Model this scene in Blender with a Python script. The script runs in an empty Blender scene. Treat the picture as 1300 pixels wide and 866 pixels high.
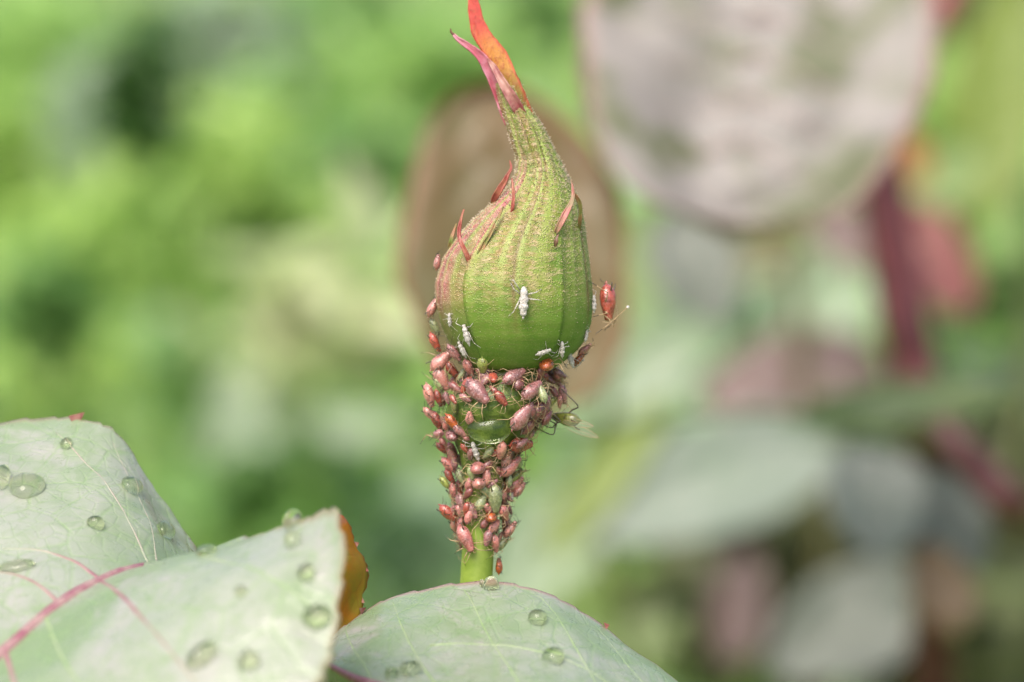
import bpy, bmesh, math, random
import numpy as np
from mathutils import Vector, Matrix, noise as mnoise
from mathutils.bvhtree import BVHTree

# ---------------------------------------------------------------- camera, sky, sun, exposure
# one Blender unit is one centimetre of the real place
scene = bpy.context.scene
col = scene.collection
random.seed(7)
rnd = random.random
U = random.uniform
R = math.radians
PITCH = R(10.0)
FOC = 36.0                                   # camera to rose bud
FWD = Vector((0, math.cos(PITCH), -math.sin(PITCH)))
UP = Vector((0, math.sin(PITCH), math.cos(PITCH)))
RIGHT = Vector((1, 0, 0))
CAM = Vector((0, 0, 45)) - FOC * FWD
cd = bpy.data.cameras.new('camera')
cam = bpy.data.objects.new('camera', cd)
col.objects.link(cam)
cam.location = CAM
cam.rotation_euler = (math.pi / 2 - PITCH, 0, 0)
cd.sensor_width = 36
cd.lens = 120
cd.clip_start = 1.0
cd.clip_end = 50000
cd.dof.use_dof = True
cd.dof.focus_distance = FOC - 0.55
cd.dof.aperture_fstop = 0.138
cd.dof.aperture_blades = 0
scene.camera = cam

w = bpy.data.worlds.new('World')
scene.world = w
w.use_nodes = True
nt = w.node_tree
bg = nt.nodes['Background']
sky = nt.nodes.new('ShaderNodeTexSky')
sky.sky_type = 'NISHITA'
sky.sun_disc = False
SUN_EL, SUN_AZ = R(58), R(205)
sky.sun_elevation = SUN_EL
sky.sun_rotation = SUN_AZ
sky.air_density = 1.0
sky.dust_density = 6.0
sky.ozone_density = 0.6
nt.links.new(sky.outputs[0], bg.inputs[0])
bg.inputs[1].default_value = 0.15
sd = bpy.data.lights.new('sun', 'SUN')
sun = bpy.data.objects.new('sun', sd)
col.objects.link(sun)
sd.energy = 1.3
sd.angle = R(35)
sd.color = (1.0, 0.985, 0.96)
sdir = Vector((math.sin(SUN_AZ) * math.cos(SUN_EL), math.cos(SUN_AZ) * math.cos(SUN_EL), math.sin(SUN_EL)))
sun.rotation_euler = (-sdir).to_track_quat('-Z', 'Y').to_euler()
sun.location = (0, 0, 300)
scene.view_settings.view_transform = 'Standard'
scene.view_settings.look = 'None'
scene.view_settings.gamma = 1
scene.view_settings.use_curve_mapping = False
scene.view_settings.exposure = 1.02
scene.render.engine = 'CYCLES'
scene.cycles.use_denoising = True
scene.cycles.max_bounces = 7
scene.cycles.diffuse_bounces = 3
scene.cycles.glossy_bounces = 3
scene.cycles.transmission_bounces = 6
scene.cycles.transparent_max_bounces = 12

# ---------------------------------------------------------------- helpers
K = 36.0 / 120.0 / 1300.0
S0 = FOC * K                                  # centimetres per photo pixel at the bud

def P(px, py, d=FOC):
    px, py, d = float(px), float(py), float(d)
    return CAM + d * FWD + (px - 650) * K * d * RIGHT + (433 - py) * K * d * UP

def ray(px, py):
    return (P(px, py, 10) - CAM).normalized()

def V3(x, y, z):                              # picture axes (right, up, away) to world
    return x * RIGHT + y * UP + z * FWD

def tag(o, label=None, cat=None, group=None, kind=None):
    if label: o['label'] = label
    if cat: o['category'] = cat
    if group: o['group'] = group
    if kind: o['kind'] = kind
    return o

def mesh_from(name, verts, faces, attrs=None, smooth=True, mats=None, fmat=None):
    me = bpy.data.meshes.new(name)
    me.from_pydata([tuple(v) for v in verts], [], faces)
    if smooth:
        me.polygons.foreach_set('use_smooth', [True] * len(me.polygons))
    for m in (mats or []):
        me.materials.append(m)
    if fmat:
        me.polygons.foreach_set('material_index', fmat)
    for k, vals in (attrs or {}).items():
        a = me.attributes.new(k, 'FLOAT', 'POINT')
        a.data.foreach_set('value', vals)
    me.update()
    return me

def link(name, me, parent=None, loc=None):
    o = bpy.data.objects.new(name, me)
    col.objects.link(o)
    if loc is not None:
        o.location = loc
    if parent:
        o.parent = parent
    return o

def empty(name, loc):
    o = bpy.data.objects.new(name, None)
    o.empty_display_size = 0.3
    col.objects.link(o)
    o.location = loc
    return o

def rel(vs, o):
    return [Vector(v) - o for v in vs]

def grid_faces(nr, nc, closed=False, off=0):
    f = []
    for i in range(nr - 1):
        for j in range(nc if closed else nc - 1):
            a = off + i * nc + j
            b = off + i * nc + (j + 1) % nc
            f.append((a, b, b + nc, a + nc))
    return f

def tube(pts, rads, sides=8, caps=True, verts=None, faces=None):
    verts = [] if verts is None else verts
    faces = [] if faces is None else faces
    pts = [Vector(p) for p in pts]
    off = len(verts)
    t0 = (pts[1] - pts[0]).normalized()
    ref = Vector((0, 0, 1)) if abs(t0.z) < 0.8 else Vector((1, 0, 0))
    n = t0.cross(ref).normalized()
    for i, p in enumerate(pts):
        t = (pts[min(i + 1, len(pts) - 1)] - pts[max(i - 1, 0)]).normalized()
        n = (n - n.dot(t) * t).normalized()
        b = t.cross(n)
        for k in range(sides):
            a = 2 * math.pi * k / sides
            verts.append(p + rads[i] * (math.cos(a) * n + math.sin(a) * b))
    faces += grid_faces(len(pts), sides, True, off)
    if caps:
        faces.append(tuple(off + k for k in range(sides))[::-1])
        e = off + (len(pts) - 1) * sides
        faces.append(tuple(e + k for k in range(sides)))
    return verts, faces

def cr(p0, p1, p2, p3, t):
    return 0.5 * ((2 * p1) + (p2 - p0) * t + (2 * p0 - 5 * p1 + 4 * p2 - p3) * t * t + (3 * p1 - p0 - 3 * p2 + p3) * t ** 3)

def spline(ctrl, t):                          # t in 0..len-1
    n = len(ctrl)
    i = min(int(t), n - 2)
    f = t - i
    p1, p2 = ctrl[i], ctrl[i + 1]
    p0 = ctrl[i - 1] if i > 0 else 2 * p1 - p2
    p3 = ctrl[i + 2] if i + 2 < n else 2 * p2 - p1
    return cr(p0, p1, p2, p3, f)

def smooth_path(ctrl, n):
    ctrl = [Vector(c) for c in ctrl]
    return [spline(ctrl, (len(ctrl) - 1) * i / (n - 1)) for i in range(n)]

# ---------------------------------------------------------------- materials
def new_mat(name):
    m = bpy.data.materials.new(name)
    m.use_nodes = True
    nt = m.node_tree
    b = nt.nodes['Principled BSDF']
    return m, nt, b

def node(nt, kind, **kw):
    n = nt.nodes.new(kind)
    for k, v in kw.items():
        if k.startswith('i_'):
            key = k[2:]
            key = int(key) if key.isdigit() else key.replace('_', ' ')
            n.inputs[key].default_value = v
        else:
            setattr(n, k, v)
    return n

def c4(c):
    return (c[0], c[1], c[2], 1)

def mixc(nt, fac, a, b, blend='MIX'):
    n = nt.nodes.new('ShaderNodeMix')
    n.data_type = 'RGBA'
    n.blend_type = blend
    for sock, v in ((n.inputs[0], fac), (n.inputs[6], a), (n.inputs[7], b)):
        if isinstance(v, bpy.types.NodeSocket):
            nt.links.new(v, sock)
        elif isinstance(v, (int, float)):
            sock.default_value = v
        else:
            sock.default_value = c4(v)
    return n.outputs[2]

def ramp(nt, src, lo, hi, v0=0.0, v1=1.0):
    n = node(nt, 'ShaderNodeMapRange', interpolation_type='SMOOTHSTEP')
    nt.links.new(src, n.inputs[0])
    for i, v in ((1, lo), (2, hi), (3, v0), (4, v1)):
        n.inputs[i].default_value = v
    return n.outputs[0]

def math_n(nt, op, a, b=None):
    n = node(nt, 'ShaderNodeMath', operation=op)
    for i, v in enumerate((a, b)):
        if v is None: continue
        if isinstance(v, bpy.types.NodeSocket): nt.links.new(v, n.inputs[i])
        else: n.inputs[i].default_value = v
    return n.outputs[0]

def noise_n(nt, scale, detail=3, rough=0.55, co=None, dist=0.0):
    n = node(nt, 'ShaderNodeTexNoise')
    n.inputs['Scale'].default_value = scale
    n.inputs['Detail'].default_value = detail
    n.inputs['Roughness'].default_value = rough
    n.inputs['Distortion'].default_value = dist
    if co: nt.links.new(co, n.inputs['Vector'])
    return n.outputs[0]

def voro(nt, scale, co=None, feature='F1'):
    n = node(nt, 'ShaderNodeTexVoronoi', feature=feature)
    n.inputs['Scale'].default_value = scale
    if co: nt.links.new(co, n.inputs['Vector'])
    return n.outputs[0]

def objco(nt):
    return node(nt, 'ShaderNodeTexCoord').outputs['Object']

def attr(nt, name):
    n = node(nt, 'ShaderNodeAttribute', attribute_name=name)
    return n.outputs['Fac']

def bump(nt, bsdf, h, strength, dist):
    n = node(nt, 'ShaderNodeBump')
    n.inputs['Strength'].default_value = strength
    n.inputs['Distance'].default_value = dist
    nt.links.new(h, n.inputs['Height'])
    nt.links.new(n.outputs[0], bsdf.inputs['Normal'])
    return n

def translucent_mix(nt, bsdf, colr, fac):
    out = nt.nodes['Material Output']
    t = node(nt, 'ShaderNodeBsdfTranslucent')
    if isinstance(colr, bpy.types.NodeSocket): nt.links.new(colr, t.inputs[0])
    else: t.inputs[0].default_value = c4(colr)
    m = node(nt, 'ShaderNodeMixShader')
    m.inputs[0].default_value = fac
    nt.links.new(bsdf.outputs[0], m.inputs[1])
    nt.links.new(t.outputs[0], m.inputs[2])
    nt.links.new(m.outputs[0], out.inputs[0])

# calyx of the bud: green with red pigment where the attribute says, pebbled with glands
def calyx_mat():
    m, nt, b = new_mat('calyx')
    co = objco(nt)
    n1 = noise_n(nt, 2.2, 4, 0.6, co)
    n2 = noise_n(nt, 13, 3, 0.6, co)
    mp = node(nt, 'ShaderNodeMapping')
    mp.inputs['Scale'].default_value = (.55, .55, 2.3)
    nt.links.new(co, mp.inputs[0])
    wav = noise_n(nt, 15, 2, 0.5, mp.outputs[0], 0.6)
    g = mixc(nt, ramp(nt, n1, 0.35, 0.68), (0.085, 0.175, 0.013), (0.165, 0.25, 0.032))
    g = mixc(nt, ramp(nt, wav, 0.42, 0.6, 0.0, 0.35), g, (0.20, 0.225, 0.055))
    br = mixc(nt, ramp(nt, n2, 0.35, 0.65), (0.20, 0.105, 0.03), (0.33, 0.20, 0.09))
    fl = attr(nt, 'flush')
    f1 = math_n(nt, 'MULTIPLY', fl, ramp(nt, wav, 0.36, 0.62, 0.35, 1.1))
    c = mixc(nt, f1, g, br)
    pk = attr(nt, 'pink')
    pinkc = mixc(nt, ramp(nt, n2, 0.35, 0.65), (0.34, 0.085, 0.105), (0.46, 0.20, 0.19))
    f2 = math_n(nt, 'MULTIPLY', pk, ramp(nt, n1, 0.3, 0.65, 0.6, 1.15))
    f2 = math_n(nt, 'MINIMUM', f2, 1.0)
    c = mixc(nt, f2, c, pinkc)
    c = mixc(nt, math_n(nt, 'MULTIPLY', math_n(nt, 'MULTIPLY', ramp(nt, wav, 0.52, 0.62, 0, 0.75), ramp(nt, n2, 0.35, 0.6)), attr(nt, 'gland')), c, (0.42, 0.33, 0.20))
    c = mixc(nt, ramp(nt, attr(nt, 'gland'), 0.45, 0.1, 0, 0.6), c, (0.065, 0.15, 0.012))
    md = attr(nt, 'rib')
    c = mixc(nt, md, c, (0.14, 0.085, 0.03))
    c = mixc(nt, math_n(nt, 'MULTIPLY', ramp(nt, attr(nt, 'ridge'), 0.5, 1.0, 0, 0.75), attr(nt, 'gland')), c, (0.24, 0.32, 0.06))
    vd = voro(nt, 40, co)
    dots = ramp(nt, vd, 0.46, 0.14)
    gaps = ramp(nt, vd, 0.40, 0.75)
    dfac = math_n(nt, 'MULTIPLY', dots, attr(nt, 'gland'))
    c = mixc(nt, math_n(nt, 'MULTIPLY', dfac, 0.6), c, (0.50, 0.47, 0.24))
    c = mixc(nt, math_n(nt, 'MULTIPLY', math_n(nt, 'MULTIPLY', gaps, attr(nt, 'gland')), 0.30), c, (0.07, 0.085, 0.012))
    nt.links.new(c, b.inputs['Base Color'])
    b.inputs['Roughness'].default_value = 0.5
    b.inputs['Specular IOR Level'].default_value = 0.4
    ga = attr(nt, 'gland')
    h = math_n(nt, 'ADD', math_n(nt, 'MULTIPLY', dots, 1.0), math_n(nt, 'MULTIPLY', wav, 0.7))
    h = math_n(nt, 'MULTIPLY', h, ga)
    bump(nt, b, h, 0.7, 0.022)
    return m

def tip_mat():
    m, nt, b = new_mat('sepal_tip')
    co = objco(nt)
    n1 = noise_n(nt, 9, 4, 0.65, co)
    a = attr(nt, 'along')
    c = mixc(nt, ramp(nt, a, 0.12, 0.5), (0.20, 0.19, 0.03), (0.50, 0.21, 0.03))
    c = mixc(nt, ramp(nt, a, 0.46, 0.68), c, (0.46, 0.045, 0.028))
    e = attr(nt, 'edge')
    c = mixc(nt, math_n(nt, 'MULTIPLY', ramp(nt, e, 0.5, 1.0), 0.75), c, (0.58, 0.07, 0.05))
    mpt = node(nt, 'ShaderNodeMapping')
    mpt.inputs['Scale'].default_value = (1, 1, .35)
    nt.links.new(co, mpt.inputs[0])
    n2 = noise_n(nt, 28, 4, 0.7, mpt.outputs[0])
    c = mixc(nt, ramp(nt, n1, 0.5, 0.7, 0, 0.5), c, (0.30, 0.13, 0.03))
    c = mixc(nt, ramp(nt, n2, 0.45, 0.7, 0, 0.55), c, (0.28, 0.03, 0.02))
    vd = voro(nt, 26, co)
    c = mixc(nt, ramp(nt, vd, 0.28, 0.1, 0, 0.5), c, (0.20, 0.06, 0.02))
    nt.links.new(c, b.inputs['Base Color'])
    b.inputs['Roughness'].default_value = 0.45
    bump(nt, b, n2, 0.7, 0.04)
    translucent_mix(nt, b, c, 0.2)
    return m

def plain_mat(name, c1, c2, scale, rough=0.5, bumps=0.2, bdist=0.02, trans=0.0, spec=0.5):
    m, nt, b = new_mat(name)
    co = objco(nt)
    n1 = noise_n(nt, scale, 4, 0.6, co)
    c = mixc(nt, ramp(nt, n1, 0.35, 0.66), c1, c2)
    nt.links.new(c, b.inputs['Base Color'])
    b.inputs['Roughness'].default_value = rough
    b.inputs['Specular IOR Level'].default_value = spec
    if bumps: bump(nt, b, n1, bumps, bdist)
    if trans: translucent_mix(nt, b, c, trans)
    return m

def leaf_mat(name, c_a, c_b, c_margin, cells=3.0, rough=0.42, trans=0.15, patch=1.3, vein=(0.3, 0.36, 0.22), lo=0.34, hi=0.68, spec=0.5, tooth=0.28, blush=None):
    m, nt, b = new_mat(name)
    co = objco(nt)
    n1 = noise_n(nt, patch, 4, 0.6, co, 0.4)
    c = mixc(nt, ramp(nt, n1, lo, hi), c_a, c_b)
    if blush:
        nb = noise_n(nt, patch * 1.7, 5, 0.65, co, 1.2)
        c = mixc(nt, ramp(nt, nb, 0.5, 0.7, 0, 0.8), c, blush)
        ns = noise_n(nt, patch * 6, 4, 0.7, co, 1.0)
        c = mixc(nt, ramp(nt, ns, 0.48, 0.72, 0, 0.55), c, c_a)
    ve = voro(nt, cells, co, 'DISTANCE_TO_EDGE')
    ve2 = voro(nt, cells * 3.1, co, 'DISTANCE_TO_EDGE')
    l1 = ramp(nt, ve, 0.05, 0.0)
    l2 = ramp(nt, ve2, 0.09, 0.0)
    lines = math_n(nt, 'ADD', math_n(nt, 'MULTIPLY', l1, 0.3), math_n(nt, 'MULTIPLY', l2, 0.22))
    c = mixc(nt, lines, c, vein)
    mg = attr(nt, 'margin')
    c = mixc(nt, ramp(nt, mg, 0.80, 1.0, 0, 0.9), c, c_margin)
    nt.links.new(c, b.inputs['Base Color'])
    rn = noise_n(nt, 6, 3, 0.6, co)
    nt.links.new(ramp(nt, rn, 0.3, 0.7, rough - 0.06, rough + 0.12), b.inputs['Roughness'])
    b.inputs['Specular IOR Level'].default_value = spec
    n3 = noise_n(nt, 22, 2, 0.5, co)
    h = math_n(nt, 'ADD', math_n(nt, 'MULTIPLY', lines, -0.8), math_n(nt, 'MULTIPLY', n3, 0.25))
    bump(nt, b, h, tooth, 0.03)
    if trans: translucent_mix(nt, b, c, trans)
    return m

def aphid_mat(name, base, bloom, blo=0.5, rough=0.34):
    m, nt, b = new_mat('aphid_' + name)
    co = objco(nt)
    oi = node(nt, 'ShaderNodeObjectInfo')
    addv = node(nt, 'ShaderNodeVectorMath', operation='ADD')
    nt.links.new(co, addv.inputs[0])
    cmb = node(nt, 'ShaderNodeCombineXYZ')
    sc = math_n(nt, 'MULTIPLY', oi.outputs['Random'], 40.0)
    nt.links.new(sc, cmb.inputs[0])
    nt.links.new(cmb.outputs[0], addv.inputs[1])
    cc = addv.outputs[0]
    n1 = noise_n(nt, 5, 3, 0.6, cc)
    n2 = noise_n(nt, 16, 3, 0.6, cc)
    dark = tuple(x * 0.42 for x in base)
    c = mixc(nt, ramp(nt, n1, 0.3, 0.6), dark, base)
    v = mixc(nt, oi.outputs['Random'], (0.72, 0.66, 0.66), (1.25, 1.2, 1.15))
    c = mixc(nt, 1.0, c, v, 'MULTIPLY')
    c = mixc(nt, ramp(nt, n2, 0.45, 0.7, 0.0, blo), c, bloom)
    # two rows of small dark spots and ring grooves over the back
    sx = node(nt, 'ShaderNodeSeparateXYZ')
    nt.links.new(co, sx.inputs[0])
    st = math_n(nt, 'SINE', math_n(nt, 'MULTIPLY', sx.outputs[0], 62.0))
    c = mixc(nt, ramp(nt, st, 0.7, 1.0, 0, 0.12), c, dark)
    vsp = voro(nt, 9, cc)
    c = mixc(nt, ramp(nt, vsp, 0.22, 0.10, 0, 0.55), c, dark)
    nt.links.new(c, b.inputs['Base Color'])
    b.inputs['Roughness'].default_value = rough
    b.inputs['Specular IOR Level'].default_value = 0.55
    b.inputs['Coat Weight'].default_value = 0.5
    b.inputs['Coat Roughness'].default_value = 0.15
    b.inputs['Subsurface Weight'].default_value = 0.2
    b.inputs['Subsurface Radius'].default_value = (1.0, 0.4, 0.3)
    b.inputs['Subsurface Scale'].default_value = 0.03
    b.inputs['Sheen Weight'].default_value = 0.10
    b.inputs['Sheen Roughness'].default_value = 0.4
    b.inputs['Sheen Tint'].default_value = (1, 0.85, 0.9, 1)
    bump(nt, b, math_n(nt, 'ADD', n2, math_n(nt, 'MULTIPLY', st, -0.10)), 0.22, 0.05)
    return m

def water_mat():
    m, nt, b = new_mat('water')
    b.inputs['Base Color'].default_value = (0.94, 0.99, 0.76, 1)
    b.inputs['Roughness'].default_value = 0.0
    b.inputs['IOR'].default_value = 1.333
    b.inputs['Transmission Weight'].default_value = 1.0
    return m

def wing_mat():
    m, nt, b = new_mat('wing_membrane')
    b.inputs['Base Color'].default_value = (0.75, 0.7, 0.66, 1)
    b.inputs['Roughness'].default_value = 0.2
    b.inputs['Alpha'].default_value = 0.055
    return m

M = {}
M['calyx'] = calyx_mat()
M['tip'] = tip_mat()
M['hip'] = plain_mat('hip', (0.05, 0.095, 0.012), (0.135, 0.19, 0.03), 9, 0.4, 0.6, 0.04)
M['stem'] = plain_mat('stem', (0.165, 0.25, 0.025), (0.25, 0.33, 0.055), 3, 0.42, 0.25, 0.02)
M['lobe'] = plain_mat('lobe', (0.30, 0.055, 0.045), (0.38, 0.15, 0.09), 8, 0.45, 0.2, 0.02, 0.2)
M['lobe_rose'] = plain_mat('lobe_rose', (0.30, 0.22, 0.12), (0.42, 0.13, 0.12), 4, 0.5, 0.3, 0.02, 0.15)
M['lobe_green'] = plain_mat('lobe_green', (0.16, 0.22, 0.05), (0.34, 0.16, 0.08), 8, 0.45, 0.2, 0.02, 0.2)
M['pink_tip'] = plain_mat('pink_tip', (0.45, 0.09, 0.13), (0.60, 0.25, 0.32), 5, 0.4, 0.2, 0.02, 0.2)
M['wine_tip'] = plain_mat('wine_tip', (0.25, 0.055, 0.06), (0.42, 0.22, 0.18), 6, 0.45, 0.5, 0.04, 0.15)
M['dark_tip'] = plain_mat('dark_tip', (0.10, 0.05, 0.03), (0.16, 0.08, 0.05), 8, 0.5, 0.2)
M['fuzz'] = plain_mat('fuzz', (0.50, 0.46, 0.30), (0.62, 0.50, 0.42), 6, 0.5, 0, 0, 0.3)
M['leaf_fore'] = leaf_mat('leaf_fore', (0.165, 0.235, 0.115), (0.275, 0.30, 0.24), (0.22, 0.19, 0.11), 1.6, 0.31, 0.12, 0.55, (0.18, 0.28, 0.11), tooth=0.5, blush=(0.305, 0.298, 0.275))
M['leaf_front'] = leaf_mat('leaf_front', (0.165, 0.235, 0.12), (0.265, 0.29, 0.235), (0.28, 0.175, 0.155), 2.2, 0.31, 0.12, 0.8, (0.16, 0.26, 0.10), tooth=0.55, blush=(0.30, 0.292, 0.268))
M['vein_pink'] = plain_mat('vein_pink', (0.27, 0.085, 0.12), (0.36, 0.24, 0.22), 2.2, 0.4, 0.3)
def vein_mat():
    m, nt, b = new_mat('vein_pink')
    n1 = noise_n(nt, 4, 4, 0.6, objco(nt))
    c = mixc(nt, ramp(nt, n1, 0.35, 0.66), (0.20, 0.068, 0.09), (0.28, 0.19, 0.17))
    c = mixc(nt, ramp(nt, attr(nt, 'fade'), 0.25, 1.0, 0, 0.9), c, (0.25, 0.28, 0.19))
    nt.links.new(c, b.inputs['Base Color'])
    b.inputs['Roughness'].default_value = 0.42
    bump(nt, b, n1, 0.4, 0.02)
    return m
M['vein_fade'] = vein_mat()
M['vein_pale'] = plain_mat('vein_pale', (0.19, 0.28, 0.11), (0.25, 0.30, 0.17), 3, 0.45, 0.1)
M['vein_faint'] = plain_mat('vein_faint', (0.25, 0.28, 0.19), (0.29, 0.24, 0.20), 3, 0.45, 0.1)
M['leaf_orange'] = leaf_mat('leaf_orange', (0.55, 0.23, 0.02), (0.34, 0.31, 0.03), (0.55, 0.09, 0.03), 3, 0.5, 0.55, 1.6, (0.4, 0.2, 0.03))
M['leg'] = plain_mat('aphid_leg', (0.28, 0.19, 0.09), (0.40, 0.28, 0.16), 9, 0.4, 0)
M['leg_dark'] = plain_mat('aphid_leg_dark', (0.035, 0.03, 0.02), (0.07, 0.055, 0.03), 9, 0.4, 0)
M['eye'] = plain_mat('aphid_eye', (0.03, 0.008, 0.008), (0.06, 0.012, 0.012), 9, 0.2, 0)
M['skin'] = plain_mat('shed_skin', (0.42, 0.38, 0.34), (0.70, 0.66, 0.62), 10, 0.4, 0.6, 0.05, 0.2)
M['thorax'] = plain_mat('dark_thorax', (0.03, 0.04, 0.02), (0.07, 0.08, 0.035), 9, 0.35, 0.2)
M['water'] = water_mat()
M['wing'] = wing_mat()
APH = {
    'pink':   aphid_mat('pink', (0.50, 0.20, 0.16), (0.58, 0.37, 0.33), 0.6),
    'rose':   aphid_mat('rose', (0.42, 0.14, 0.12), (0.53, 0.31, 0.28), 0.6),
    'red':    aphid_mat('red', (0.33, 0.06, 0.035), (0.45, 0.20, 0.16), 0.45, 0.26),
    'dark':   aphid_mat('dark', (0.20, 0.055, 0.048), (0.32, 0.17, 0.16), 0.5, 0.3),
    'mauve':  aphid_mat('mauve', (0.30, 0.115, 0.11), (0.46, 0.30, 0.30), 0.7, 0.36),
    'orange': aphid_mat('orange', (0.38, 0.085, 0.018), (0.44, 0.18, 0.08), 0.25, 0.18),
    'green':  aphid_mat('green', (0.25, 0.30, 0.06), (0.38, 0.40, 0.18), 0.4),
    'pale':   aphid_mat('pale', (0.27, 0.32, 0.14), (0.42, 0.45, 0.28), 0.5),
    'winged': aphid_mat('winged', (0.16, 0.19, 0.03), (0.22, 0.25, 0.06), 0.3),
}

# ---------------------------------------------------------------- ground
def ground():
    n = 60
    vs, fs = [], []
    ext = 20000.0
    for i in range(n + 1):
        for j in range(n + 1):
            a = (i / n * 2 - 1); b = (j / n * 2 - 1)
            x = ext * a * abs(a) ** 2.2; y = ext * b * abs(b) ** 2.2
            z = 1.2 * mnoise.noise(Vector((x * 0.02, y * 0.02, 0))) if abs(x) < 1500 and abs(y) < 1500 else 0
            vs.append((x, y, z - 1.0))
    me = mesh_from('ground', vs, grid_faces(n + 1, n + 1), mats=[plain_mat('garden_soil', (0.10, 0.15, 0.04), (0.15, 0.20, 0.06), 0.05, 0.9, 0.5, 1.0)])
    tag(link('ground', me), 'garden ground between the plants', kind='structure')
ground()

# ---------------------------------------------------------------- the bud
PROF = [  # photo y, centre x, half width
    (-40, 600, 3), (60, 625, 11), (85, 636, 13.5), (100, 642, 14.2), (120, 648, 14.5), (133, 652, 15.2), (160, 666, 19.5), (180, 674, 21.5), (200, 682, 23),
    (215, 686, 28), (228, 687, 33.5), (241, 685.5, 41), (255, 681, 50), (270, 675, 61), (285, 668.5, 70.5), (304, 661, 80), (328, 654.5, 90.5),
    (360, 651.5, 97), (386, 652.5, 97), (408, 654.5, 93.5), (428, 656, 86), (443, 655, 76), (456, 652, 64), (464, 648, 56), (470, 646, 46), (476, 643, 44),
    (488, 637, 56), (505, 632, 62), (522, 628, 61), (540, 624, 54), (558, 620, 44), (575, 617, 34), (600, 614, 26), (640, 611, 22.5),
    (680, 608, 21), (745, 604, 21), (800, 601, 21), (900, 597, 21)]
_py = np.array([p[0] for p in PROF], float)
_dy = np.arange(-40, 901, 1.0)
def _sm(v):
    a = np.interp(_dy, _py, v)
    k = np.hanning(11); k /= k.sum()
    return np.convolve(np.pad(a, 5, mode='edge'), k, 'valid')
_cx = _sm([p[1] for p in PROF]); _rr = _sm([p[2] for p in PROF])
def cx(y): return float(np.interp(y, _dy, _cx))
def rr(y): return float(np.interp(y, _dy, _rr))

def SP(y, th, mul=1.0, add=0.0):              # point of the round body; th 0 faces the camera, + to the right
    r = rr(y) * mul + add
    return P(cx(y) + r * math.sin(th), y, FOC - r * S0 * math.cos(th))

BUD = empty('rose_bud', P(597, 1010, FOC))
BO = Vector(BUD.location)
tag(BUD, 'green and red rose bud with twisted sepals on an aphid covered stem', 'rose bud')

def rev_part(name, y0, y1, step, mat, lump=0.0, mul=1.0, sides=40):
    ys = [float(q) for q in np.arange(y0, y1 + 0.1, step)]
    vs = []
    for y in ys:
        for k in range(sides):
            th = 2 * math.pi * k / sides
            q = 1 + lump * mnoise.noise(Vector((math.sin(th) * 2, math.cos(th) * 2, y * 0.05)))
            vs.append(SP(y, th, mul * q))
    fs = grid_faces(len(ys), sides, True)
    fs.append(tuple(range(sides))); fs.append(tuple(range((len(ys) - 1) * sides, len(ys) * sides))[::-1])
    return link(name, mesh_from(name, rel(vs, BO), fs, mats=[mat]), BUD)

# body under the sepals
rev_part('bud_core', 96, 468, 6, M['hip'], 0.0, 0.90)
rev_part('receptacle', 462, 604, 3, M['hip'], 0.04)
stem_top = [SP(y, 0, 0.0) for y in range(590, 901, 12)]
sp = list(stem_top)
last = sp[-1]
for k in range(1, 16):
    t = k / 15
    sp.append(last + Vector((-1.4 * t + 0.5 * math.sin(t * 6), 1.5 * t, -(last.z + 1.5) * t)))
srad = [rr(y) * S0 * 0.985 for y in range(590, 901, 12)] + [21 * S0 * (1 + 0.5 * k / 15) for k in range(1, 16)]
vs, fs = tube(sp, srad, 24)
vs = [v + 0.012 * (Vector((mnoise.noise(v * 1.5), mnoise.noise(v * 1.5 + Vector((9, 0, 0))), 0))) for v in vs]
link('stem', mesh_from('stem', rel(vs, BO), fs, mats=[M['stem']]), BUD)

# five sepals
TW = lambda y: R(22) * max(0.0, min(1.0, (235 - y) / 110.0))
SEP = [dict(th=0, out=1, pink=0.0, flush=1.0, top=108), dict(th=72, out=0, pink=0.05, flush=0.25, top=98), dict(th=144, out=1, pink=0.3, flush=0.4, top=112),
       dict(th=216, out=0, pink=0.6, flush=0.6, top=118), dict(th=288, out=0, pink=0.95, flush=0.7, top=104)]
def sepal_pt(s, y, q):
    base = R(s['th']) + TW(y)
    wdt = R(38.0)
    if y > 455: wdt *= 1 - 0.05 * (y - 455) / 15
    if y < 215: wdt *= 1 + 0.35 * min(1, (215 - y) / 40)
    f = (y - s['top']) / 26.0
    if f < 1: wdt *= max(0.03, f ** 0.7) if f > 0 else 0.03
    th = base + q * wdt
    r = rr(y)
    fade = min(1, max(0, (440 - y) / 60))
    m = 1.0 + 0.022 * s['out'] + 0.034 * abs(q) ** 9 * fade * (1 if s['out'] else 0.2)
    m -= 0.022 * math.exp(-(q / 0.055) ** 2) * min(1, max(0, (430 - y) / 100))
    rg = 14 * q + 1.2 * math.sin(q * 5 + s['th']) + s['th']
    m += (0.012 * math.sin(rg + 1.5 * mnoise.noise(Vector((q * 2, y * .012, s['th'])))) + 0.007 * math.sin(rg * 1.9 + 1)) * fade * min(1, max(.25, (430 - y) / 150))
    m += 0.010 * mnoise.noise(Vector((q * 3 + s['th'], y * 0.03, 1.7)))
    neck = min(1, max(0, (225 - y) / 30))
    m += neck * (0.10 * math.cos(q * 9 + s['th']) - 0.05 * abs(q))
    return SP(y, th, m)
sepal_objs = []
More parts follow.
